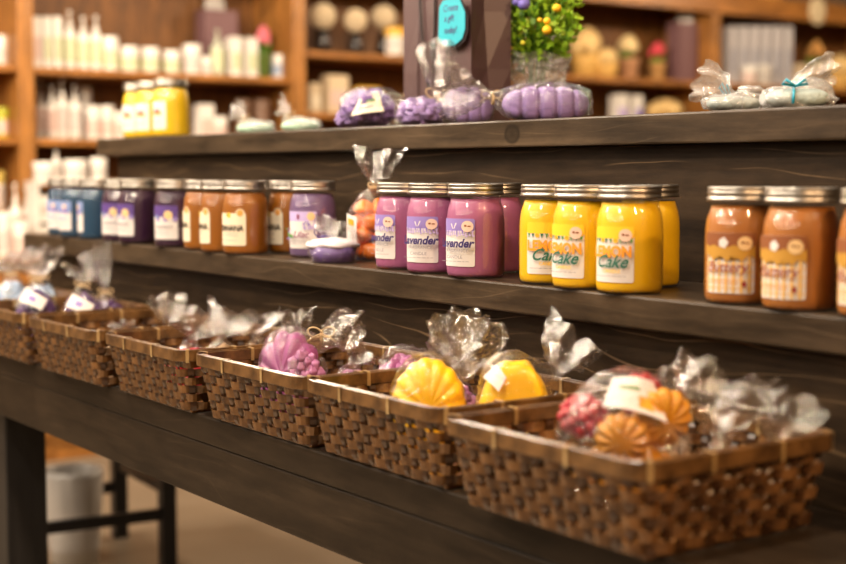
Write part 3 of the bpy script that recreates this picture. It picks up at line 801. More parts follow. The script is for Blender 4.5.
A_R = math.degrees(atan2(RT.y, RT.x))      # direction that runs to the viewer's right

def pk(name, u, y, zbase, rz, label, cat, group=None):
    p = at_y(u, 200, y)
    return empty(name, (p.x, y, zbase), label, cat, group, radians(rz))

# -- top step: lavender packages
GL = 'lavender soaps on the top step'
o = pk('wrapped_soap', 374, 1.465, ZU, A_R, 'lavender flower soap in film with a paper label, beside the gift bag', 'soap', GL)
rosette(o, (-0.010, 0, 0.036), (0.048, 0.040, 0.036), S_PURPLE2, 1)
rosette(o, (-0.048, 0, 0.020), (0.022, 0.026, 0.018), S_PURPLE, 31, 7)
st, nk = st_side(0.064, 0.044, 0.072, 0.052, 0.024, 80); film(o, st, nk, 1, FILM, twist=80)
sheet(o, [(-0.040, -0.0445, 0.022), (0.020, -0.050, 0.030), (0.010, -0.028, 0.066), (-0.024, -0.030, 0.056)], CREAM, prints=((0.15, 0.55, 0.8, 0.7, LEAFP), (0.2, 0.25, 0.7, 0.36, GREYINK)))
bow(o, (0.074, 0, 0.052), 0.0085, TWINE, 1)
o = pk('wrapped_soap', 424, 1.450, ZU, A_R-4, 'low lavender soap lump in film in front of the gift bag', 'soap', GL)
rosette(o, (0, 0, 0.023), (0.046, 0.034, 0.023), S_PURPLE, 2)
st, nk = st_side(0.052, 0.038, 0.048, 0.030, 0.016, 20); film(o, st, nk, 2, FILM)
o = pk('wrapped_soap', 468, 1.500, ZU, A_R+180, 'lavender fluted soap whose clear tail stands tall under the blue tag', 'soap', GL)
loaf(o, (0.0, 0, 0.034), (0.044, 0.032, 0.033), S_PURPLE, 4)
st, nk = st_side(0.046, 0.036, 0.066, 0.096, 0.036, 88, 0.007); film(o, st, nk, 3, FILM, nr=60, twist=85)
bow(o, (0.052, 0, 0.048), 0.0085, TWINE, 3, 0.018)
o = pk('wrapped_soap', 545, 1.458, ZU, A_R+180+5, 'long lavender fluted soap in film lying along the edge by the plant', 'soap', GL)
loaf(o, (0.0, 0, 0.026), (0.069, 0.034, 0.028), S_PURPLE, 5, 0.13)
st, nk = st_side(0.074, 0.037, 0.056, 0.078, 0.048, 4, 0.007); film(o, st, nk, 4, FILM, nr=64, floor=None, twist=65, crumple=1.5)
bow(o, (0.084, 0, 0.034), 0.0085, TWINE, 4, 0.014)
# -- top step: aqua bars
GA = 'pale aqua soap bars on the top step'
o = pk('wrapped_soap_bar', 732, 1.445, ZU, A_R+180, 'pale aqua soap bar with turquoise ribbon beside the fanned film, next to its twin', 'soap', GA)
loaf(o, (0, 0, 0.011), (0.036, 0.022, 0.010), S_AQUA, 1, 0.0, pw=0.8)
s = [(-0.048, 0, 0.013, 0.004, 0.004), (-0.042, 0, 0.013, 0.018, 0.008), (-0.02, 0, 0.013, 0.027, 0.014), (0.0, 0, 0.013, 0.026, 0.016), (0.006, -0.004, 0.024, 0.008, 0.008), (0.018, -0.004, 0.034, 0.020, 0.006), (0.034, -0.004, 0.040, 0.027, 0.007), (0.050, -0.004, 0.042, 0.028, 0.006)]
film(o, s, 4, 11, FILM_W, crumple=0.6)
s = [(0.043, 0, 0.010, 0.003, 0.003), (0.038, 0, 0.011, 0.018, 0.008), (0.02, 0, 0.012, 0.026, 0.012), (-0.005, 0, 0.012, 0.026, 0.012), (-0.03, 0, 0.012, 0.022, 0.011)]
film(o, s, 3, 12, FILM_W, crumple=0.6, pleats=3)
mbb = MB(); mbb.tube([(-0.001, -0.024 + 0.0, 0.004), (-0.003, -0.027, 0.018), (0.004, -0.012, 0.030), (0.010, 0.004, 0.036)], 0.0016, 6); mbb.tube([(-0.002, -0.027, 0.014), (0.004, -0.028, 0.022), (0.014, -0.026, 0.034), (0.012, -0.02, 0.040), (0.004, -0.024, 0.026)], 0.0016, 6); mbb.build('ribbon_bow', RIB, o)
o = pk('wrapped_soap_bar', 795, 1.445, ZU, A_R, 'pale aqua soap bar with turquoise bow and film tail pointing up', 'soap', GA)
loaf(o, (0, 0, 0.014), (0.041, 0.024, 0.0125), S_AQUA, 1, 0.0, pw=0.8)
s = [(-0.045, 0, 0.014, 0.004, 0.004), (-0.042, 0, 0.014, 0.020, 0.010), (-0.02, 0, 0.014, 0.026, 0.0145), (0.02, 0, 0.014, 0.026, 0.0145), (0.041, 0, 0.014, 0.020, 0.011), (0.045, 0, 0.014, 0.004, 0.004)]
film(o, s, 2, 13, FILM_W, crumple=0.6, pleats=3)
s = [(-0.022, -0.004, 0.020, 0.016, 0.005), (-0.008, -0.004, 0.027, 0.009, 0.006), (0.006, -0.004, 0.034, 0.014, 0.005), (0.024, -0.004, 0.043, 0.020, 0.006), (0.044, -0.004, 0.050, 0.024, 0.005)]
film(o, s, 1, 14, FILM_W, crumple=0.6)
mbb = MB(); mbb.tube([(-0.012, -0.027, 0.006), (-0.011, -0.027, 0.020), (-0.008, -0.012, 0.029)], 0.0017, 6)
for sg in (-1, 1): mbb.tube([(-0.009, -0.024, 0.028), (-0.009+sg*0.012, -0.025, 0.036), (-0.009+sg*0.016, -0.022, 0.031), (-0.009, -0.024, 0.028)], 0.0018, 6)
mbb.build('ribbon_bow', RIB, o)
# -- top step: mint packages
GM = 'pale mint soaps on the top step'
for uu, sd, lb in ((254, 21, 'pale mint soap in white film nearer the yellow jars'), (299, 22, 'pale mint soap in white film nearer the lavender soaps')):
    o = pk('wrapped_soap_bar', uu, 1.50, ZU, A_R + 180, lb, 'soap', GM)
    loaf(o, (-0.004, 0, 0.014), (0.040, 0.024, 0.012), S_GREEN, 1, 0.0, pw=0.8)
    s = [(-0.048, 0, 0.014, 0.004, 0.004), (-0.042, 0, 0.014, 0.020, 0.012), (-0.01, 0, 0.016, 0.028, 0.017), (0.018, 0, 0.022, 0.018, 0.014), (0.020, 0, 0.034, 0.008, 0.007), (0.030, 0, 0.048, 0.018, 0.007), (0.042, 0, 0.058, 0.026, 0.008)]
    film(o, s, 4, sd, FILM_W)
    bow(o, (0.020, 0, 0.032), 0.008, TWINE, sd, 0.010)

# -- middle step: cupcake soap, its neighbour and the bag of orange wax
o = pk('cupcake_soap', 333, 1.232, ZM, A_R + 180, 'wrapped cupcake soap with whipped white top and violet base, before the lilac jar', 'soap')
mb = MB(); mb.lathe([(0.001, 0.001), (0.034, 0.001), (0.0400, 0.026), (0.001, 0.026)], 40, fn=lambda a, z: 1 + 0.02*sin(20*a)); mb.build('cake_base', flat('violet_cake', (0.16, 0.10, 0.30), 0.45, vary=0.1), o)
mb = MB(); mb.blob((0, 0, 0.029), (0.044, 0.041, 0.011), lambda th, ph: 1 + 0.05*sin(5*th + 4*ph), 36, 14); mb.build('whipped_top', S_CREAM, o)
s = [(0, 0, 0.001, 0.035, 0.035), (0, 0, 0.012, 0.039, 0.039), (0, 0, 0.026, 0.041, 0.043), (0, 0, 0.036, 0.036, 0.038), (0.012, 0, 0.043, 0.010, 0.010), (0.011, 0, 0.054, 0.019, 0.007), (0.010, 0, 0.072, 0.024, 0.005)]
film(o, s, 4, 25, FILM)
bow(o, (0.010, 0, 0.043), 0.010, RIB_V, 25, 0.015, name='ribbon_tie', ax='Z')
sheet(o, [(-0.036, -0.026, 0.003), (-0.012, -0.041, 0.003), (-0.012, -0.043, 0.021), (-0.036, -0.030, 0.021)], PAPER, bulge=0.001, prints=((0.05, 0.4, 0.35, 0.8, LEAFP), (0.4, 0.45, 0.85, 0.75, VIOLET)))
o = pk('cupcake_soap', 374, 1.352, ZM, A_R + 180, 'small white and violet cupcake soap half hidden behind the orchid jar', 'soap')
p = at_y(366, 255, 1.325); o.location = (p.x, 1.325, ZM)
mb = MB(); mb.lathe([(0.001, 0.001), (0.020, 0.001), (0.026, 0.024), (0.001, 0.024)], 32, fn=lambda a, z: 1 + 0.02*sin(16*a)); mb.build('cake_base', flat('violet_cake', (0.16, 0.10, 0.30), 0.45), o)
mb = MB(); mb.blob((0, 0, 0.026), (0.030, 0.028, 0.012), lambda th, ph: 1 + 0.05*sin(5*th + 4*ph), 30, 12); mb.build('whipped_top', S_CREAM, o)
s = [(0, 0, 0.001, 0.018, 0.018), (0, 0, 0.012, 0.026, 0.026), (0, 0, 0.027, 0.033, 0.033), (0, 0, 0.036, 0.028, 0.028), (0, 0, 0.041, 0.008, 0.008)]
film(o, s, 4, 26, FILM_B)
p = at_y(373, 230, 1.318)
o = empty('wax_melt_bag', (p.x, 1.318, ZM), 'clear tied bag of orange wax chunks behind the orchid jar', 'bag')
o.rotation_euler.z = radians(A_R)
rr = random.Random(4); mb = None
for k in range(16):
    lay = k // 4; a = 2*pi*(k % 4)/4 + lay*0.8
    mb = MB(); cc = (0.021*cos(a), 0.017*sin(a), 0.018 + lay*0.0235 + rr.uniform(-0.003, 0.003))
    mb.blob(cc, (0.0165, 0.0145, 0.0135), lambda th, ph, k=k: 1 + 0.12*sin(3*th + k) + 0.08*cos(2*ph*2 + k), 16, 10)
    mb.build('wax_chunk', S_ORANGE, o)
st, nk = st_top(0.041, 0.034, 0.108, 0.064, 0.044, 0.012, 0.0); film(o, st, nk, 27, FILM, nr=56)
bow(o, (0.001, 0, 0.124), 0.008, TWINE, 27, 0.010, ax='Z')
sheet(o, [(-0.043, -0.020, 0.036), (-0.026, -0.036, 0.030), (-0.026, -0.036, 0.074), (-0.043, -0.020, 0.080)], PAPER, bulge=0.002, prints=((0.2, 0.62, 0.8, 0.85, ORANGEP),))

# -- basket contents
def bp_(name, u, y, label, cat, rz, group=None, z=ZB):
    p = at_y(u, 380, y); return empty(name, (p.x, y, z), label, cat, group, radians(rz))
GC = 'clear film bags in the nearest basket'
# nearest basket: citrus and berry bag, then two clear bags and one low one behind
o = bp_('wax_melt_bag', 628, 1.025, 'clear bag of red berry and amber citrus soaps with white label', 'bag', A_R)
o.scale = (1, 1, 0.93)
for k, (cx, cy, cz) in enumerate(((-0.046, 0.006, 0.108), (0.018, 0.032, 0.128))):
    mb = MB(); rr = random.Random(60+k)
    for i in range(34):
        ph = math.asin(1 - 2*(i+0.5)/34); th = i*2.39996
        mb.blob((cx + 0.020*cos(ph)*cos(th), cy + 0.018*cos(ph)*sin(th), cz + 0.019*sin(ph)), (0.0072, 0.0072, 0.0072), None, 10, 7)
    mb.build('berry_soap', S_RED, o)
for k, (cx, cy, cz, rz_, sx) in enumerate(((0.034, -0.008, 0.108, 15, 1.0), (-0.008, -0.020, 0.088, -12, 0.85))):
    q = dome(o, (0, 0, 0), (0.034*sx, 0.016, 0.036*sx), S_AMBER, 12, 0.22, 'citrus_soap'); q.location = (cx, cy, cz); q.rotation_euler = (radians(12), 0, radians(rz_))
q = loaf(o, (0, 0, 0), (0.056, 0.036, 0.034), S_AMBER, 6, 0.15, 'citrus_soap'); q.location = (0, 0.006, 0.040)
s = [(-0.012, 0, 0.001, 0.030, 0.045), (-0.010, 0, 0.008, 0.040, 0.062), (-0.008, 0, 0.05, 0.044, 0.068), (-0.004, 0, 0.100, 0.042, 0.067), (0.004, 0.004, 0.124, 0.032, 0.046), (0.034, 0.022, 0.132, 0.018, 0.020), (0.062, 0.045, 0.132, 0.009, 0.009), (0.080, 0.060, 0.146, 0.026, 0.008), (0.096, 0.072, 0.160, 0.034, 0.006)]
film(o, s, 6, 41, FILM, nr=56)
sheet(o, [(-0.030, -0.030, 0.126), (0.036, -0.034, 0.108), (0.026, -0.004, 0.148), (-0.016, 0.004, 0.152)], PAPER, bulge=0.006, prints=((0.55, 0.12, 0.80, 0.45, ORANGEP), (0.82, 0.2, 0.95, 0.5, PEACH), (0.2, 0.6, 0.6, 0.7, LEAFP)))
def clear_bag(u, y, label, rz, seed, H=0.085, rx=0.036, ry=0.030, tl=0.075, tw=0.044, lx=0.0, ly=0.0, soap=None, group=None, tie=True, film_m=None, kind='rosette', z=ZB, name='wrapped_soap'):
    o = bp_(name, u, y, label, 'soap', rz, group, z)
    if kind == 'rosette': rosette(o, (0, 0, H*0.5), (rx*0.92, ry*0.92, H*0.49), soap, seed)
    elif kind == 'loaf': loaf(o, (0, 0, H*0.5), (rx*0.95, ry*0.9, H*0.48), soap, 4)
    st, nk = st_top(rx, ry, H, tl, tw, lx, ly); film(o, st, nk, seed, film_m or FILM_B, nr=52)
    if tie: bow(o, (lx*0.1, ly*0.1, H*1.16), 0.0085, TWINE, seed, 0.013, ax='Z')
    return o
S_BEIGE = flat('oat_soap', (0.40, 0.27, 0.15), 0.55, vary=0.2, vscale=30)
clear_bag(720, 1.100, 'clear film bag standing beside the citrus bag, its crumpled top upright', A_R, 42, 0.064, 0.036, 0.030, 0.066, 0.050, 0.006, 0, S_BEIGE, GC, tie=False)
clear_bag(776, 1.140, 'clear film bag leaning out over the basket\'s outer corner', A_R, 43, 0.060, 0.028, 0.026, 0.060, 0.046, 0.014, 0, S_BEIGE, GC, tie=False)
clear_bag(664, 1.135, 'clear film tip peeping out behind the citrus bag', A_R, 44, 0.070, 0.032, 0.028, 0.050, 0.030, -0.008, 0, S_BEIGE, GC, tie=False)
# second basket: two yellow soaps
o = bp_('wrapped_soap', 429, 1.030, 'round scalloped yellow soap, glossy in film', 'soap', A_R)
dome(o, (0, 0, 0.062), (0.047, 0.026, 0.062), S_YELLOW, 15, 0.10)
s = [(0, 0, 0.001, 0.022, 0.030), (0, 0, 0.01, 0.029, 0.040), (0, 0, 0.06, 0.030, 0.050), (0, 0, 0.098, 0.026, 0.040), (0.014, 0.01, 0.106, 0.016, 0.018), (0.046, 0.032, 0.100, 0.009, 0.010), (0.056, 0.038, 0.116, 0.024, 0.009), (0.064, 0.040, 0.140, 0.032, 0.008), (0.070, 0.042, 0.164, 0.036, 0.006)]
film(o, s, 5, 45, FILM_B, nr=60)
o = bp_('wrapped_soap', 515, 1.092, 'yellow soap block with sloping top beside the scalloped one', 'soap', A_R)
wedge(o, (0, 0, 0.062), (0.056, 0.029, 0.062), S_YELLOW)
s = [(0, 0, 0.001, 0.024, 0.036), (0, 0, 0.01, 0.032, 0.048), (0, 0, 0.06, 0.034, 0.050), (0, 0, 0.104, 0.028, 0.040), (0.016, 0.008, 0.112, 0.016, 0.018), (0.050, 0.030, 0.106, 0.009, 0.010), (0.060, 0.034, 0.120, 0.026, 0.009), (0.070, 0.038, 0.138, 0.037, 0.008), (0.082, 0.040, 0.157, 0.042, 0.006)]
film(o, s, 5, 46, FILM_B, nr=60)
sheet(o, [(-0.040, -0.020, 0.108), (-0.022, -0.033, 0.092), (-0.012, -0.026, 0.108), (-0.024, -0.010, 0.122)], PAPER, bulge=0.002)
clear_bag(455, 1.130, 'tall film-wrapped soap with pinkish film standing at the panel between pink and yellow soaps', A_R, 47, 0.074, 0.030, 0.026, 0.082, 0.034, -0.004, 0, S_ORCHID2, None, tie=False)
# third basket: orchid soaps
GO = 'orchid pink soaps'
o = bp_('wrapped_soap', 293, 1.005, 'orchid pink flower soap in film, the bigger and nearer one', 'soap', A_R, GO)
q = dome(o, (0, 0, 0), (0.047, 0.028, 0.064), S_ORCHID, 10, 0.20); q.location = (-0.006, 0.004, 0.068); q.rotation_euler = (radians(-8), 0, radians(-18))
rosette(o, (0.018, -0.024, 0.066), (0.026, 0.014, 0.040), S_ORCHID2, 52, 7)
s = [(0, 0, 0.001, 0.026, 0.032), (0, 0, 0.01, 0.034, 0.044), (0, 0, 0.06, 0.044, 0.050), (0, 0, 0.102, 0.036, 0.042), (0.016, 0.008, 0.112, 0.020, 0.022), (0.044, 0.024, 0.112, 0.009, 0.010), (0.056, 0.040, 0.118, 0.022, 0.010), (0.070, 0.054, 0.128, 0.030, 0.012), (0.086, 0.068, 0.142, 0.026, 0.010)]
film(o, s, 5, 51, FILM, nr=60)
bow(o, (0.040, 0.020, 0.120), 0.010, TWINE, 51, 0.016)
o = bp_('wrapped_soap', 404, 1.115, 'orchid pink soap in film further back against the panel', 'soap', A_R, GO)
rosette(o, (0, 0, 0.050), (0.040, 0.032, 0.050), S_ORCHID, 53)
s = [(0, 0, 0.001, 0.026, 0.030), (0, 0, 0.01, 0.034, 0.040), (0, 0, 0.05, 0.036, 0.044), (0, 0, 0.085, 0.030, 0.035), (0.012, 0.0, 0.096, 0.018, 0.020), (0.036, 0.0, 0.096, 0.009, 0.010), (0.050, 0, 0.108, 0.026, 0.010), (0.064, 0, 0.120, 0.030, 0.012)]
film(o, s, 5, 53, FILM, nr=56)
clear_bag(352, 1.130, 'clear film bag lying between the two orchid soaps', A_R, 54, 0.060, 0.034, 0.030, 0.030, 0.034, 0.02, 0, S_ORCHID2, None, tie=False)
# fourth basket
GR = 'clear bags in the basket with red pieces'
clear_bag(192, 1.005, 'clear film bag with red soap at the basket front, its film fanned wide', A_R, 55, 0.074, 0.040, 0.032, 0.050, 0.060, 0.012, 0, S_RED, GR, tie=False)
clear_bag(222, 1.070, 'low clear film bag between the fanned one and the back pair', A_R, 56, 0.074, 0.030, 0.028, 0.040, 0.044, 0.018, 0, S_BEIGE, GR, tie=False)
clear_bag(257, 1.130, 'clear film bag with spread top near the basket\'s inner corner, first of the back pair', A_R, 57, 0.070, 0.034, 0.030, 0.042, 0.048, -0.004, 0, S_BEIGE, GR, tie=False)
clear_bag(290, 1.140, 'clear film bag with upright tail just behind the big orchid soap', A_R, 58, 0.070, 0.030, 0.028, 0.054, 0.030, 0.012, 0, S_BEIGE, GR, tie=False)
# fifth basket: one small bag at the back and a low wisp
clear_bag(172, 1.145, 'lone clear film bag upright against the panel in the nearly empty basket', A_R, 59, 0.056, 0.030, 0.026, 0.062, 0.038, -0.008, 0, S_BEIGE, None, tie=False)
clear_bag(123, 1.06, 'low flat film bag at the bottom of the nearly empty basket', A_R, 60, 0.042, 0.034, 0.030, 0.028, 0.026, 0.0, 0, S_BEIGE, None, tie=False)
# sixth and seventh baskets
GV = 'dark violet soaps in film'
for uu, yy, sd, lb, tall, lxx, hh2 in ((38, 1.01, 61, 'dark violet soap in film at the basket front, white label across it', 0.030, 0.0, 0.122), (84, 1.075, 62, 'dark violet soap in film, middle one of the violet three', 0.034, 0.0, 0.114), (108, 1.135, 63, 'dark violet soap in film with a tall slanting tail against the panel', 0.088, -0.024, 0.098)):
    o = clear_bag(uu, yy, lb, A_R, sd, hh2, 0.040, 0.032, tall, 0.040, lxx, 0, S_VIOLET, GV, film_m=FILM)
    if sd != 63: sheet(o, [(-0.026, -0.0345, hh2-0.022), (0.020, -0.038, hh2-0.040), (0.030, -0.026, hh2-0.020), (-0.014, -0.022, hh2+0.002)], PAPER, bulge=0.004, prints=((0.3, 0.3, 0.6, 0.7, VIOLET),))
GW = 'pale blue soaps in film'
clear_bag(14, 1.10, 'pale blue soap in film at the far basket, its top bunched low', A_R, 64, 0.108, 0.040, 0.034, 0.040, 0.054, -0.01, 0, S_BLUE, GW, film_m=FILM)
clear_bag(44, 1.145, 'pale blue soap in film at the far basket with the tallest bunched top', A_R, 65, 0.104, 0.038, 0.032, 0.064, 0.050, 0.006, 0, S_BLUE, GW, film_m=FILM)

# ------------------------------------------------------------------ gift bag and plant on the top step
PLUM = flat('plum_paper', (0.075, 0.039, 0.040), 0.42, vary=0.08, vscale=8)
GUSS = PLUM
pc = at_y(471, 100, 1.50)
bw, bd, bh = 0.205, 0.088, 0.345
o = empty('gift_bag', (pc.x - bw/2, 1.50 + bd/2, ZU), 'tall dark plum paper gift bag with blue tag, behind the lavender soaps', 'bag', None)
mb = MB(); hx, hy = bw/2, bd/2
def gx(z): return 0.022*min(1, z/bh*1.6)
zs = [0.0, 0.02, 0.10, 0.20, 0.30, bh]
rows = []
for z in zs:
    g = gx(z); k = 0.004*sin(z*20)
    rows.append([(-hx, -hy, z), (-hx*0.55, -hy-0.001-k*0.5, z), (-hx*0.52, -hy+0.002, z), (0, -hy-0.002*sin(z*14), z), (hx*0.62, -hy+0.0015, z), (hx, -hy, z), (hx-g, 0, z), (hx, hy, z), (0, hy, z), (-hx, hy, z), (-hx+g, 0, z)])
mb.grid(rows, True, 0, False, True, False)
body = mb.build('paper_bag', PLUM, o); sm = body.modifiers.new('thick', 'SOLIDIFY'); sm.thickness = 0.001; sm.offset = -1
CORD = flat('dark_cord', (0.022, 0.012, 0.014), 0.6)
for yy in (-hy - 0.0035, hy + 0.0035):
    mb = MB(); pts = []
    for i in range(25):
        tt = i/24; pts.append((-0.052 + 0.054*tt + 0.010*sin(pi*tt), yy, bh - 0.02 - 0.255*sin(pi*tt)**0.6))
    mb.tube(pts, 0.0024, 6); mb.build('handle', CORD, o)
p = at_x(0, 0, -1) if False else None
TEAL = flat('teal_tag', (0.008, 0.36, 0.46), 0.45, vary=0.06, vscale=30)
tagc = at_y(452.5, 19, 1.488) - o.location
def tagmap(x, y, off): return (tagc.x + x, tagc.y - 0.0015 - off, tagc.z + y)
def tagmap2(x, y, off): return (tagc.x + x + 0.0045, tagc.y + 0.0015 - off, tagc.z + y - 0.003)
octo = [(-0.026, 0.034), (-0.037, 0.024), (-0.040, -0.034), (-0.034, -0.040), (-0.020, -0.046), (0.008, -0.046), (0.030, -0.036), (0.038, -0.020), (0.038, 0.008), (0.020, 0.036)]
art([('p', octo, CORD)], 0, 0, 'tag_backing', o, tagmap2)
art([('p', octo, TEAL), ('t', 'Create', 0.017, -0.004, 0.014, INK, 0.2, 0.0002, 0.9), ('t', 'a gift', 0.016, -0.008, -0.003, INK, 0.2, 0.0002, 0.9), ('t', 'today!', 0.016, -0.004, -0.024, INK, 0.2, 0.0002, 0.9)], 0, 0, 'gift_tag', o, tagmap)

pp = at_y(536, 60, 1.67)
o = empty('potted_plant', (pp.x, 1.67, ZU), 'bushy bright green bouquet with yellow blooms in a film-wrapped glass', 'plant')
mb = MB(); mb.lathe([(0.026, 0.0), (0.034, 0.002), (0.036, 0.04), (0.038, 0.085), (0.042, 0.118), (0.0435, 0.12)], 36, cap0=True); mb.build('glass_vase', GLASS, o)
mb = MB(); mb.lathe([(0.001, 0.004), (0.031, 0.004), (0.034, 0.04), (0.0345, 0.062), (0.001, 0.064)], 32); mb.build('pebble_fill', flat('grey_moss', (0.20, 0.17, 0.12), 0.8, vary=0.4, vscale=90), o)
s = [(0, 0, 0.001, 0.030, 0.030), (0, 0, 0.01, 0.042, 0.042), (0, 0, 0.06, 0.046, 0.046), (0, 0, 0.10, 0.050, 0.050), (0, 0, 0.128, 0.060, 0.056)]
film(o, s, 2, 71, FILM_W, pleats=9)
GLEAF = flat('fresh_leaf', (0.30, 0.52, 0.03), 0.45, vary=0.35, vscale=60)
GLEAF3 = flat('lime_leaf', (0.46, 0.58, 0.05), 0.45, vary=0.25, vscale=60)
GLEAF2 = flat('dark_leaf', (0.10, 0.25, 0.02), 0.5, vary=0.3, vscale=60)
mb = MB(); rr = random.Random(9)
for k in range(26):
    a = rr.uniform(0, 2*pi); e = rr.uniform(0.15, 1.0); tip = Vector((0.07*e*cos(a), 0.07*e*sin(a), 0.14 + 0.15*sqrt(1-e*e*0.8) + rr.uniform(-0.02, 0.02)))
    mb.tube([(0.012*cos(a), 0.012*sin(a), 0.06), tip*0.55 + Vector((0, 0, 0.05)), tip], 0.0013, 5)
mb.build('stem', GLEAF2, o)
mb = MB()
for k in range(2000):
    a = rr.uniform(0, 2*pi); el = rr.uniform(-1.25, 1.5); rad = rr.uniform(0.55, 1.0)**0.5
    lump = 0.84 + 0.42*noise.noise(Vector((cos(a)*cos(el)*2.2, sin(a)*cos(el)*2.2, sin(el)*2.2 + 3)))
    c = Vector((0.080*cos(a)*cos(el), 0.080*sin(a)*cos(el), 0.192 + 0.100*sin(el)))*1.0
    c = Vector((0, 0, 0.192)) + (c - Vector((0, 0, 0.192)))*rad*lump
    d = (c - Vector((0, 0, 0.12))).normalized(); d = (d + Vector((rr.uniform(-0.7, 0.7), rr.uniform(-0.7, 0.7), rr.uniform(-0.3, 0.8)))).normalized()
    sd = d.orthogonal().normalized(); sd.rotate(Matrix.Rotation(rr.uniform(0, 6.28), 3, d)); nn = d.cross(sd); L = rr.uniform(0.011, 0.020); w = L*0.36
    mb.add([c, c + d*L*0.45 + sd*w + nn*w*0.4, c + d*L, c + d*L*0.45 - sd*w + nn*w*0.4, c + d*L*0.5], [(0, 1, 4), (1, 2, 4), (2, 3, 4), (3, 0, 4)], 0 if rr.random() < 0.72 else 1, True)
for k in range(16):
    a = 2*pi*k/16 + rr.uniform(-0.2, 0.2); el = rr.uniform(-0.35, 0.9); dv = Vector((cos(a)*cos(el), sin(a)*cos(el), sin(el)*1.1)); base = Vector((0, 0, 0.185)) + dv*0.055; Lb = rr.uniform(0.035, 0.062)
    for q in range(26):
        c = base + dv*Lb*(q/25) + Vector((0, 0, 0.006*sin(q*0.2))); d = (dv*0.6 + Vector((rr.uniform(-1, 1), rr.uniform(-1, 1), rr.uniform(-0.6, 1)))).normalized()
        sd = d.orthogonal().normalized(); nn = d.cross(sd); L = rr.uniform(0.008, 0.014); w = L*0.34
        mb.add([c, c + d*L*0.45 + sd*w + nn*w*0.4, c + d*L, c + d*L*0.45 - sd*w + nn*w*0.4, c + d*L*0.5], [(0, 1, 4), (1, 2, 4), (2, 3, 4), (3, 0, 4)], 2 if rr.random() < 0.5 else 0, True)
mb.build('foliage', [GLEAF, GLEAF2, GLEAF3], o)
YB = flat('yellow_bloom', (0.90, 0.52, 0.015), 0.6, vary=0.15, vscale=80); VB = flat('violet_bloom', (0.17, 0.14, 0.50), 0.6, vary=0.2, vscale=80)
LEAFY = flat('lime_bud', (0.60, 0.55, 0.03), 0.6)
def bloom(u, v, rad, mat):
    mb = MB(); q = at_y(u, v, 1.67 - 0.085) - o.location
    mb.blob(q, (rad, rad, rad*0.9), lambda th, ph: 1 + 0.12*sin(7*th)*sin(6*ph), 20, 12); mb.build('bloom', mat, o)
for u, v, rad, mt in ((547, 30, 0.0080, YB), (547, 21, 0.0060, YB), (557, 8, 0.0075, YB), (523, 43, 0.0045, LEAFY), (524, 4, 0.011, VB), (516, 2, 0.007, VB), (540, 20, 0.0045, YB)): bloom(u, v, rad, mt)

# ------------------------------------------------------------------ bookcases along the far wall
XF, XB = -5.42, -5.78
def bookcase(y0, y1, shelves, label, counter=False):
    o = empty('bookcase', ((XF+XB)/2, (y0+y1)/2, 0), label, 'bookcase', 'wooden bookcases along the far wall')
    L = o.location
    def part(name, lo, hi, mat, bev=0.003):
        mb = MB(); mb.box(tuple(a-c for a, c in zip(lo, L)), tuple(a-c for a, c in zip(hi, L))); return mb.build(name, mat, o, bev)
    e = 0.001
    part('side_panel', (XB, y0+e, 0), (XF, y0+0.024, 2.04), W_POST); part('side_panel', (XB, y1-0.024, 0), (XF, y1-e, 2.04), W_POST)
    part('face_frame', (XF, y0+e, 0.80), (XF+0.018, y0+0.032, 2.04), W_POST); part('face_frame', (XF, y1-0.032, 0.80), (XF+0.018, y1-e, 2.04), W_POST)
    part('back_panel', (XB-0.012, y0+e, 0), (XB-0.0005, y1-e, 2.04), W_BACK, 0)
    for z in shelves: part('shelf', (XB, y0+0.0245, z-0.026), (XF-0.004, y1-0.0245, z), W_SHELF)
    part('crown', (XF+0.0005, y0+e, 1.95), (XF+0.03, y1-e, 2.04), W_SHELF, 0.004)
    part('top_panel', (XB, y0+e, 2.0405), (XF+0.03, y1-e, 2.062), W_SHELF)
    part('base_counter', (XB, y0+e, 0.755), (-5.12, y1-e, 0.779), W_SHELF)
    bx = part('base_cabinet', (-5.40, y0+e, 0.06), (-5.16, y1-e, 0.7545), W_POST)
    ym = (y0+y1)/2
    for a, c in ((y0+0.03, ym-0.004), (ym+0.004, y1-0.03)):
        d = part('door', (-5.1595, a, 0.09), (-5.142, c, 0.735), W_SHELF, 0.004)
        k = MB(); cc = (a + 0.04 if a > ym else c - 0.04)
        k.blob((-5.135 - L.x, cc - L.y, 0.50), (0.012, 0.012, 0.012), None, 12, 8); k.build('knob', STEEL, d)
    part('toe_kick', (-5.38, y0+e, 0.0), (-5.165, y1-e, 0.0595), W_SHELF, 0)
    return o
Z1A, Z1B, Z1C = 1.10+0.405, 1.10+0.127, 1.10-0.037
bookcase(0.70, 1.955, (Z1A+0.005, Z1B+0.002, 1.10-0.154), 'brown bookcase cut off at the picture edge beside the lotion shelves')
bookcase(1.955, 3.175, (Z1A, Z1B, Z1C), 'brown bookcase filled with white lotion bottles above the yellow jars')
bookcase(3.175, 4.465, (1.10+0.528, 1.10+0.2595, 1.10-0.01), 'brown bookcase with three dried flower balls beside the gift bag')
bookcase(4.465, 5.78, (1.10+0.481, 1.10+0.22, 1.10-0.04), 'brown bookcase with flower pots and gold baskets behind the plant')
bookcase(5.78, 7.35, (1.10+0.481, 1.10+0.22, 1.10-0.04), 'brown bookcase with stacked white cartons behind the aqua soaps')

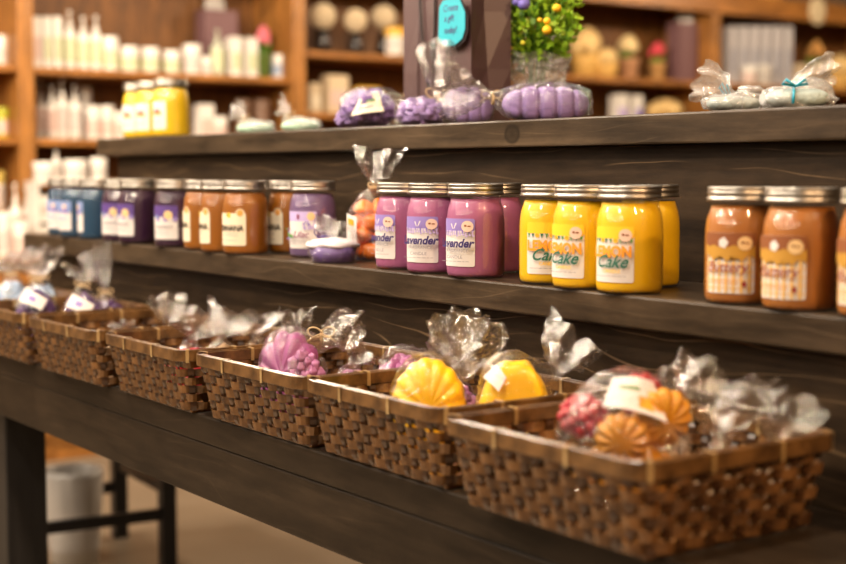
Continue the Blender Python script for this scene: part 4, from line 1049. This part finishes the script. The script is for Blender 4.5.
# ------------------------------------------------------------------ goods in the bookcases
XI = -5.55
def spot(u, zs, X=XI):
    p = at_x(u, 150, X); return Vector((X, p.y, zs + 0.0004)), depth(p)
def size(u, v_top, wpx, zs, X=XI):
    loc, d = spot(u, zs, X); q = at_x(u, v_top, X); return loc, max(0.02, q.z - zs), wpx*d/F
LABG = flat('pale_green_label', (0.55, 0.58, 0.36), 0.5); LABW = flat('grey_label', (0.58, 0.52, 0.48), 0.5); LABP = flat('rose_label', (0.66, 0.48, 0.42), 0.5)
DARKCAP = flat('dark_cap', (0.03, 0.03, 0.035), 0.4)
FACE = pi/2 - 0.6
def band(parent, r, z0, z1, mat, name='label'):
    mb = MB(); rows = [[((r+0.0008)*cos(-1.3 + 2.6*i/14), (r+0.0008)*sin(-1.3 + 2.6*i/14), z) for i in range(15)] for z in (z0, z1)]
    mb.grid(rows, False, 0, True); return mb.build(name, mat, parent)
def pump(u, vt, w, zs, label, lab=LABG, X=XI, mat=None, group=None):
    loc, h, wd = size(u, vt, w, zs, X); r = wd/2
    o = empty('pump_bottle', loc, label, 'bottle', group, -0.5); hb = h*0.70
    mb = MB(); mb.lathe([(r*0.9, 0), (r, 0.004), (r, hb*0.86), (r*0.8, hb*0.96), (r*0.36, hb), (r*0.36, hb*1.06), (0.001, hb*1.06)], 24, cap0=True); mb.build('bottle', mat or WHITEP, o)
    mb = MB(); mb.lathe([(r*0.42, hb*1.03), (r*0.42, hb*1.15), (r*0.15, hb*1.17), (r*0.15, h*0.95), (r*0.34, h*0.955), (r*0.34, h), (0.001, h)], 16); mb.tube([(0, 0, h*0.975), (r*0.9, 0, h*0.975), (r*1.25, 0, h*0.93)], r*0.14, 8); mb.build('pump_head', mat or WHITEP, o)
    band(o, r, hb*0.2, hb*0.78, lab); return o
def tub(u, vt, w, zs, label, lab=LABW, X=XI, body=None, lid=None, z=None, group=None):
    loc, h, wd = size(u, vt, w, zs, X); r = wd/2
    if z is not None: loc.z = z
    o = empty('cream_jar', loc, label, 'jar', group, -0.5)
    mb = MB(); mb.lathe([(r*0.85, 0), (r*0.97, 0.003), (r, h*0.1), (r, h*0.66), (r*0.9, h*0.70), (0.001, h*0.70)], 24, cap0=True); mb.build('jar_body', body or WHITEP, o)
    mb = MB(); mb.lathe([(r*1.03, h*0.68), (r*1.04, h*0.72), (r*1.04, h*0.95), (r*0.97, h), (0.001, h)], 24); mb.build('lid', lid or WHITEP, o)
    band(o, r, h*0.14, h*0.6, lab); return o
def carton(u, vt, w, zs, label, lab=LABW, X=XI, body=None, dz=0.07, group=None):
    loc, h, wd = size(u, vt, w, zs, X); e = wd*0.80/2; d = dz/2
    o = empty('carton', loc, label, 'box', group, 0)
    mb = MB(); mb.box((-d, -e, 0), (d, e, h)); mb.build('carton_body', body or WHITEP, o, 0.003)
    mb = MB(); mb.box((d+0.0003, -e*0.82, h*0.18), (d+0.0012, e*0.82, h*0.62)); mb.build('label', lab, o)
    mb = MB(); mb.box((-d*0.9, -e*0.9, h+0.0002), (d*1.01, e*0.9, h+0.0022)); mb.build('tuck_flap', body or WHITEP, o, 0.001); return o
def flowers(u, vt, w, zs, label, petal, pot, X=XI, name='potted_flower', many=14):
    loc, h, wd = size(u, vt, w, zs, X); r = wd/2
    o = empty(name, loc, label, 'plant', None, 0)
    mb = MB(); mb.lathe([(r*0.55, 0), (r*0.62, 0.004), (r*0.78, h*0.40), (r*0.84, h*0.41), (r*0.84, h*0.46), (r*0.7, h*0.46), (0.001, h*0.43)], 24, cap0=True); mb.build('pot', pot, o)
    rr = random.Random(int(u)); mb = MB()
    for k in range(60):
        a = rr.uniform(0, 6.28); d = Vector((cos(a)*0.7, sin(a)*0.7, rr.uniform(0.4, 1.1))).normalized(); c = Vector((0, 0, h*0.44)); sd = d.orthogonal().normalized(); L = h*rr.uniform(0.14, 0.26)
        mb.add([c, c + d*L*0.5 + sd*L*0.18, c + d*L, c + d*L*0.5 - sd*L*0.18], [(0, 1, 2, 3)], 0, True)
    mb.build('leaves', GLEAF2, o)
    mb = MB()
    for k in range(many):
        a = 2.4*k; e = sqrt((k+0.5)/many); mb.blob((r*0.55*e*cos(a), r*0.55*e*sin(a), h*(0.88 - 0.20*e*e)), (r*0.30, r*0.30, h*0.10), lambda th, ph: 1 + 0.15*sin(5*th), 12, 8)
    mb.build('bloom', petal, o); return o
def dried_ball(u, vt, w, zs, label, X=XI):
    loc, h, wd = size(u, vt, w, zs, X); r = wd/2; o = empty('dried_flower_vase', loc, label, 'vase', 'dried flower balls in dark vases', 0)
    mb = MB(); mb.lathe([(r*0.55, 0), (r*0.62, 0.004), (r*0.66, h*0.25), (r*0.52, h*0.42), (r*0.40, h*0.46), (r*0.44, h*0.48), (0.001, h*0.47)], 24, cap0=True); mb.build('vase', flat('smoke_vase', (0.018, 0.013, 0.011), 0.2), o)
    mb = MB(); mb.tube([(0, 0, h*0.46), (0, 0, h*0.66)], r*0.06, 6); mb.build('stem', TWINE, o)
    mb = MB(); rr = random.Random(int(u))
    for k in range(70):
        ph = math.asin(1 - 2*(k+0.5)/70); th = k*2.39996; c = Vector((cos(ph)*cos(th), cos(ph)*sin(th), sin(ph)))*r*0.82 + Vector((0, 0, h - r))
        mb.blob(c, (r*0.22, r*0.22, r*0.22), lambda t_, p_: 1 + 0.2*sin(4*t_), 8, 6)
    mb.build('flower_ball', flat('dried_petal', (0.62, 0.50, 0.33), 0.8, vary=0.15), o); return o
def small_bag(u, vt, w, zs, label, X=XI, tissue=None):
    loc, h, wd = size(u, vt, w, zs, X); e = wd/2*0.8; d = 0.045; hb = h*0.82
    o = empty('gift_bag', loc, label, 'bag', None, 0)
    mb = MB(); mb.grid([[(-d, -e, z), (d, -e, z), (d*0.95, 0, z), (d, e, z), (-d, e, z)] for z in (0, hb*0.5, hb)], True, 0, False, True, False); mb.build('paper_bag', flat('dusty_plum_paper', (0.17, 0.085, 0.09), 0.5), o)
    mb = MB(); rr = random.Random(int(u))
    for k in range(6):
        c = Vector((rr.uniform(-d, d)*0.5, rr.uniform(-e, e)*0.5, hb)); mb.blob(c, (0.019, 0.019, h*0.16), lambda th, ph: 1 + 0.25*sin(3*th + k), 10, 8, 0, False)
    mb.build('tissue', tissue or flat('silver_tissue', (0.50, 0.46, 0.42), 0.35), o); return o
def gold_basket(u, vt, w, zs, label, X=XI, colr=None, seed=1):
    loc, h, wd = size(u, vt, w, zs, X); r = wd/2; o = empty('straw_basket', loc, label, 'basket', 'gold straw baskets in the bookcases', 0)
    m = colr or flat('gold_straw', (0.62, 0.36, 0.09), 0.6, vary=0.3, vscale=60)
    mb = MB(); mb.lathe([(r*0.7, 0), (r*0.78, 0.004), (r*0.95, h*0.30), (r, h*0.46), (r*0.94, h*0.46), (r*0.7, h*0.1), (0.001, h*0.08)], 28, cap0=True, fn=lambda a, z: 1 + 0.02*sin(24*a + z*300)); mb.build('basket_bowl', m, o)
    mb = MB(); rr = random.Random(seed)
    for k in range(16):
        a = 2.4*k; e = sqrt((k+0.5)/16)*0.75; mb.blob((r*e*cos(a), r*e*sin(a), h*(0.80 - 0.34*e*e)), (r*0.34, r*0.34, h*0.19), lambda th, ph: 1 + 0.15*sin(4*th + k), 12, 8)
    mb.build('straw_filling', flat('pale_straw', (0.74, 0.52, 0.22), 0.7, vary=0.2, vscale=50), o); return o

S1, S2, S3 = Z1A, Z1B, Z1C
# bay with white lotions, upper shelf
for k in range(3):
    carton(37 + 10.2*k, 18, 10.5, S1, ['white carton at the bookcase post, outermost of three on the upper shelf', 'white carton in the middle of three on the upper shelf', 'white carton of three standing next to the tall pump bottles'][k], LABP if k == 0 else LABG, group='white cartons on the upper shelf')
pump(72, 11, 12, S1, 'tall white pump bottle beside the cartons on the upper shelf', group='white pump bottles on the upper shelf')
pump(85.5, 17, 13, S1, 'tall white pump bottle in the middle of the upper-shelf three', group='white pump bottles on the upper shelf')
pump(98, 16, 13, S1, 'tall white pump bottle beside the short white tub on the upper shelf', group='white pump bottles on the upper shelf')
tub(112, 37, 16, S1, 'tall white tub just after the upper-shelf pump bottles', LABG)
tub(131, 47, 19, S1, 'squat white cream jar, first of three on the upper shelf', LABG, group='squat cream jars')
tub(152, 48, 18, S1, 'squat white cream jar, middle of three on the upper shelf', LABG, group='squat cream jars')
tub(173, 51, 17, S1, 'squat white cream jar, last of three on the upper shelf', LABG, group='squat cream jars')
tub(193, 45, 18, S1, 'white tub in front of the plum bag on the upper shelf', LABW)
tub(207, 57, 13, S1, 'small white pot between the tub and the dark-capped bottle', LABW)
pump(218.5, 30, 14, S1, 'pale green bottle with a dark cap beside the white carton', LABG, mat=flat('pale_green_bottle', (0.52, 0.55, 0.42), 0.35))
carton(234, 38, 15, S1, 'white carton beside the dark-capped bottle', LABG); carton(250, 39, 15, S1, 'white carton beside the pink flower', LABG)
small_bag(218, -4, 46, S1, 'dusty plum gift bag with silver tissue behind the upper-shelf cartons', X=-5.69)
flowers(264.5, 24, 19, S1, 'pink bloom in a green jar on the upper shelf', flat('pink_petal', (0.72, 0.17, 0.22), 0.6), flat('green_jar', (0.10, 0.16, 0.03), 0.4), many=10)
tub(280, 55, 16, S1, 'small pale blue cream jar next to the bookcase post', flat('blue_label', (0.30, 0.36, 0.48), 0.5))
# second shelf
pump(42, 82, 10, S2, 'white pump bottle nearest the bookcase post on the second shelf', LABP, X=-5.66)
pump(53, 86, 11, S2, 'slim white pump bottle, second on the second shelf', LABP)
pump(63, 80, 12, S2, 'tallest white pump bottle on the second shelf', LABW)
pump(75.5, 85, 13, S2, 'white pump bottle beside the tallest one on the second shelf', LABW)
tub(86, 87, 12, S2, 'narrow white tub after the second-shelf pump bottles', LABW, X=-5.66)
tub(94, 106, 14, S2, 'low white jar, first of two on the second shelf', LABP, group='low white jars on the second shelf'); tub(108, 106, 13, S2, 'low white jar, second of two on the second shelf', LABP, group='low white jars on the second shelf')
tub(120, 112, 13, S2, 'rose-labelled small jar just before the yellow jars', LABP)
carton(204, 105, 20, S2, 'white carton just after the yellow jars on the second shelf', LABP); tub(219, 117, 17, S2, 'low cream jar after the second-shelf carton', LABP)
vs = flat('brown_vase', (0.16, 0.085, 0.05), 0.5)
tub(243, 100, 16, S2, 'brown clay jar, outer one of two behind the mint soaps', vs, body=vs, lid=vs, group='brown clay jars'); tub(262, 100, 18, S2, 'brown clay jar, inner one of two behind the mint soaps', vs, body=vs, lid=vs, group='brown clay jars')
# white rack on the counter: jars on it show above the blue candles
ZC = 0.7794; XC = -5.27; XR = -5.215
pa, pb = at_x(33, 200, XR), at_x(112, 200, XR); zr = at_x(70, 181, XR).z
o = empty('display_rack', (XR, (pa.y+pb.y)/2, ZC), 'white open rack standing on the bookcase counter behind the blue candles', 'rack'); hw = (pb.y - pa.y)/2; hh_ = zr - ZC
for sg in (-1, 1):
    mb = MB(); mb.box((-0.055, sg*hw - 0.006, 0), (0.055, sg*hw + 0.006, hh_-0.0125)); mb.build('side_panel', WHITEP, o, 0.002)
for z in (0.006, hh_*0.5, hh_):
    mb = MB(); mb.box((-0.058, -hw-(0.010 if z == hh_ else -0.0065), z-0.012 if z > 0.01 else 0.0), (0.058, hw+(0.010 if z == hh_ else -0.0065), z)); mb.build('shelf', WHITEP, o, 0.002)
S3 = zr
tub(44, 162, 22, S3, 'wide white jar at the outer end of the white rack', LABW, X=XR+0.012); pump(56, 151, 10, S3, 'white pump bottle between the wide jars on the white rack', LABW, X=XR)
tub(75, 160, 23, S3, 'round white jar above the blue candles, wider of the two', LABW, X=XR+0.012)
tub(98, 158, 16, S3, 'round white jar above the blue candles, narrower of the two', LABW, X=XR+0.012)
tub(42, 196, 17, ZC + hh_*0.5, 'white jar on the middle tier of the white rack', LABW, X=XR+0.005)
tub(42, 226, 17, ZC + 0.0065, 'white jar on the lowest tier of the white rack', LABP, X=XR+0.005)
# counter below
pump(14, 184, 11, ZC, 'white lotion bottle on the counter, first from the edge', LABP, X=XC, group='lotion bottles on the counter'); pump(26, 186, 12, ZC, 'white lotion bottle on the counter, second from the edge', LABP, X=XC-0.04, group='lotion bottles on the counter')
tub(19, 222, 16, ZC, 'small white jar standing before the lotion bottles on the counter', LABP, X=-5.18)
tub(2, 212, 14, ZC, 'white jar on the counter at the very edge of the picture', LABW, X=-5.2)
# bay at the picture edge
tub(3, 36, 14, Z1A+0.005, 'white frilled jar on the edge bookcase upper shelf', LABW)
tub(3, 108, 12, Z1B+0.002, 'yellow-lidded jar on the edge bookcase second shelf', LABP, body=flat('yellow_jar', (0.70, 0.48, 0.03), 0.4), lid=flat('lime_lid', (0.42, 0.45, 0.03), 0.4))
tub(-6, 171, 20, 1.10-0.154, 'wide pale jar with yellow lid on the edge bookcase', LABW, lid=flat('straw_lid', (0.62, 0.48, 0.12), 0.5))
# bay with dried flower balls
ZA, ZBB = 1.628, 1.3595
dried_ball(323.5, 3, 26, ZA, 'cream dried flower ball in a dark vase, outermost of three'); dried_ball(356, 9, 23, ZA, 'cream dried flower ball in a dark vase, middle of three'); dried_ball(384, 5, 24, ZA, 'cream dried flower ball in a dark vase, beside the candle', X=-5.62)
tub(395, 28, 19, ZA, 'white candle with a yellow top touching the gift bag', LABW, lid=flat('amber_lid', (0.75, 0.42, 0.05), 0.5), X=-5.46)
carton(312, 84, 17, ZBB, 'cream carton, shorter of the two under the flower balls', CREAM, body=flat('cream_card', (0.66, 0.52, 0.34), 0.6)); carton(335, 76, 30, ZBB, 'cream carton, wider of the two under the flower balls', LABP, body=flat('cream_card', (0.66, 0.52, 0.34), 0.6))
tub(367, 88, 28, ZBB, 'cream tub with a golden lid beside the wide carton', CREAM, lid=flat('amber_lid', (0.75, 0.42, 0.05), 0.5))
# bay behind the plant
ZD, ZE = 1.581, 1.32
GLB = flat('silver_ball', (0.48, 0.44, 0.42), 0.3, metal=0.6)
tub(557, 36, 20, ZD, 'dark round pot with a silvery lid beside the plant', flat('dim_label', (0.12, 0.08, 0.08), 0.5), body=flat('dim_pot', (0.06, 0.04, 0.04), 0.4), lid=GLB)
gold_basket(585, 27, 33, ZD, 'gold straw basket, taller of the pair behind the plant', seed=2); gold_basket(606, 48, 24, ZD, 'pale straw basket, shorter of the pair behind the plant', seed=3, X=-5.48)
flowers(627, 34, 28, ZD, 'yellow-centred cream flowers in a peach pot', flat('cream_petal', (0.78, 0.60, 0.30), 0.6), flat('peach_pot', (0.62, 0.33, 0.17), 0.6)); flowers(656, 41, 21, ZD, 'red flower in a tan pot', flat('red_petal', (0.72, 0.07, 0.10), 0.6), flat('tan_pot', (0.52, 0.29, 0.10), 0.6), many=8)
small_bag(681, 10, 33, ZD, 'dusty plum gift bag with silver tissue beside the red flower')
carton(618, 95, 18, ZE, 'white carton under the flower pots', LILAC); carton(634, 96, 14, ZE, 'white and violet carton under the flower pots', VIOLET); gold_basket(664, 99, 40, ZE, 'pale straw basket under the plum gift bag', seed=4)
# bay behind the aqua soaps
GKC = flat('white_pack', (0.60, 0.57, 0.58), 0.45); GKL = flat('blue_grey_print', (0.40, 0.40, 0.46), 0.5)
for k in range(6):
    carton(727 + 11.2*k, 27, 11, ZD, 'upright white pack, number %s of six from the bookcase post' % ['one', 'two', 'three', 'four', 'five', 'six'][k], GKL, X=-5.52, body=GKC, group='upright white packs')
tub(747, 66, 15, ZD, 'white tub in front of the packs, nearer the post', LABP, X=-5.455); carton(762, 65, 15, ZD, 'white carton in front of the packs', LABW, X=-5.46, dz=0.05)
carton(797, 65, 22, ZD, 'cream carton under the yellow tulip', LABP, X=-5.52, body=flat('cream_card', (0.66, 0.52, 0.34), 0.6))
flowers(813, 38, 24, ZD, 'yellow and pink tulip in a straw pot', flat('tulip_petal', (0.80, 0.42, 0.12), 0.6), flat('straw_pot', (0.55, 0.34, 0.12), 0.6), X=-5.68, many=5)
gold_basket(838, 54, 27, ZD, 'gold straw basket beside the tulip', seed=6)
# on top of the far bookcases
for uu, lb in ((688, 'cream straw basket on the bookcase top above the plum bag'), (766, 'cream straw basket on the bookcase top above the packs')):
    gold_basket(uu, -16, 30, 2.0625, lb, seed=int(uu), X=-5.47)
p, d = spot(817, 1.0, -5.385)
q = at_x(817, 11, -5.385); o = empty('woven_disc', q, 'round cream woven disc hanging on the bookcase crown', 'decoration')
mb = MB(); rows = []
for i in range(9):
    e = i/8; rows.append([(0.003*cos(e*8) + 0.006*(1-e), 0.070*e*cos(2*pi*j/28), 0.078*e*sin(2*pi*j/28)) for j in range(28)])
mb.grid(rows, True); dd = mb.build('disc', flat('disc_straw', (0.58, 0.46, 0.28), 0.7, vary=0.2, vscale=60), o); dd.modifiers.new('t', 'SOLIDIFY').thickness = 0.006
mb = MB(); mb.tube([(-0.002, 0, 0.076), (-0.002, 0, 0.11)], 0.002, 6); mb.build('hanging_loop', TWINE, o)

# ------------------------------------------------------------------ stool and bin seen under the table
def cpt(rgt, f): return Vector((RT.x*rgt + FH.x*f, RT.y*rgt + FH.y*f, 0))
A, B_, C_ = cpt(-0.914, 4.21), cpt(-0.708, 3.87), cpt(-1.085, 3.66); D = A + (C_ - B_)
ctr = (A + B_ + C_ + D)/4
o = empty('bar_stool', ctr, 'black wooden stool seen under the table', 'stool')
SB = flat('black_stool_paint', (0.010, 0.009, 0.010), 0.4)
hz = 0.56; th = 0.021
ang = atan2((A-B_).y, (A-B_).x)
for P in (A, B_, C_, D):
    mb = MB(); R_ = Matrix.Translation(P - ctr) @ Matrix.Rotation(ang, 4, 'Z'); mb.box((-th, -th, 0), (th, th, hz), 0, R_); mb.build('leg', SB, o, 0.003)
for P, Q, z in ((B_, C_, 0.155), (A, D, 0.155), (A, B_, 0.225), (C_, D, 0.225)):
    mb = MB(); dv = (Q - P); L = dv.length; M_ = Matrix.Translation(P - ctr) @ Matrix.Rotation(atan2(dv.y, dv.x), 4, 'Z')
    mb.box((th, -0.011, z-0.016), (L-th, 0.011, z+0.016), 0, M_); mb.build('stretcher', SB, o, 0.002)
mb = MB(); e1 = (A - B_)/2*1.12; e2 = (C_ - B_)/2*1.12
M_ = Matrix.Rotation(ang, 4, 'Z'); mb.box((-e1.length, -e2.length, hz+0.0005), (e1.length, e2.length, hz+0.034), 0, M_); mb.build('seat', SB, o, 0.008)
bc = cpt(-0.985, 3.945)
o = empty('waste_bin', bc, 'small waste bin lined with a white plastic bag under the table', 'bin')
mb = MB(); mb.lathe([(0.062, 0), (0.066, 0.004), (0.078, 0.252), (0.074, 0.252), (0.063, 0.006), (0.001, 0.006)], 36, cap0=True); mb.build('bin_body', flat('white_bin', (0.62, 0.58, 0.53), 0.5), o)
mb = MB(); mb.lathe([(0.069, 0.04), (0.0735, 0.10), (0.080, 0.19), (0.083, 0.248), (0.081, 0.264), (0.075, 0.260), (0.070, 0.18)], 60, fn=lambda a, z: 1 + 0.022*noise.noise(Vector((cos(a)*5, sin(a)*5, z*25)))+0.012*sin(17*a+z*40)); mb.build('bin_liner', flat('liner_plastic', (0.66, 0.63, 0.60), 0.3), o)

# ------------------------------------------------------------------ lamps
WARM = (1.0, 0.84, 0.66)
AMBER = (1.0, 0.62, 0.32)
def lamp(x, y, z, e, rad=0.06, col=WARM):
    l = bpy.data.lights.new('ceiling_bulb', 'POINT'); l.energy = e; l.color = col; l.shadow_soft_size = rad
    ob = bpy.data.objects.new('ceiling_bulb', l); COL.objects.link(ob); ob.location = (x, y, z); return ob
for x in (-4.4, -3.3, -2.2, -1.1):
    for y, e in ((-1.2, 40), (-0.3, 75), (0.45, 85)): lamp(x, y, 2.55, e, 0.10)
for x in (-5.0, -3.8, -2.5, -1.2, 0.2, 1.6):
    for y in (-2.6, -4.4, -6.4): lamp(x + 0.15*y, y, 2.45 + 0.06*(x % 2), 20, 0.10)
for x, y, e in ((0.5, 0.5, 90), (0.6, 1.4, 90)): lamp(x, y, 2.2, e, col=AMBER)
for x, y in ((-2.8, 2.6), (-1.2, 2.6)): lamp(x, y, 2.7, 25)
for y in (0.4, 1.6, 2.8, 4.0, 5.2, 6.4): lamp(-4.0, y, 2.25, 70 if y < 2 else 52, 0.06, col=(1.0, 0.78, 0.55))

w = bpy.data.worlds.new('room_air'); scene.world = w; w.use_nodes = True
w.node_tree.nodes['Background'].inputs[0].default_value = (0.30, 0.22, 0.15, 1); w.node_tree.nodes['Background'].inputs[1].default_value = 0.3

# ------------------------------------------------------------------ camera and render look
cd = bpy.data.cameras.new('camera'); cam = bpy.data.objects.new('camera', cd); COL.objects.link(cam)
cd.sensor_width = 36.0; cd.lens = F/846*36; cd.clip_start = 0.05
M = Matrix((RT, CU, -FW)).transposed().to_4x4(); M.translation = CAM; cam.matrix_world = M
cd.dof.use_dof = True; cd.dof.focus_distance = 2.0; cd.dof.aperture_fstop = 2.9
scene.camera = cam
vs_ = scene.view_settings; vs_.view_transform = 'Standard'; vs_.look = 'None'; vs_.gamma = 1.0; vs_.use_curve_mapping = False; vs_.exposure = -0.2
scene.cycles.use_denoising = True
scene.cycles.max_bounces = 10; scene.cycles.transparent_max_bounces = 32; scene.cycles.diffuse_bounces = 4; scene.cycles.glossy_bounces = 4
scene.cycles.sample_clamp_indirect = 6.0
scene.cycles.caustics_reflective = False; scene.cycles.caustics_refractive = False
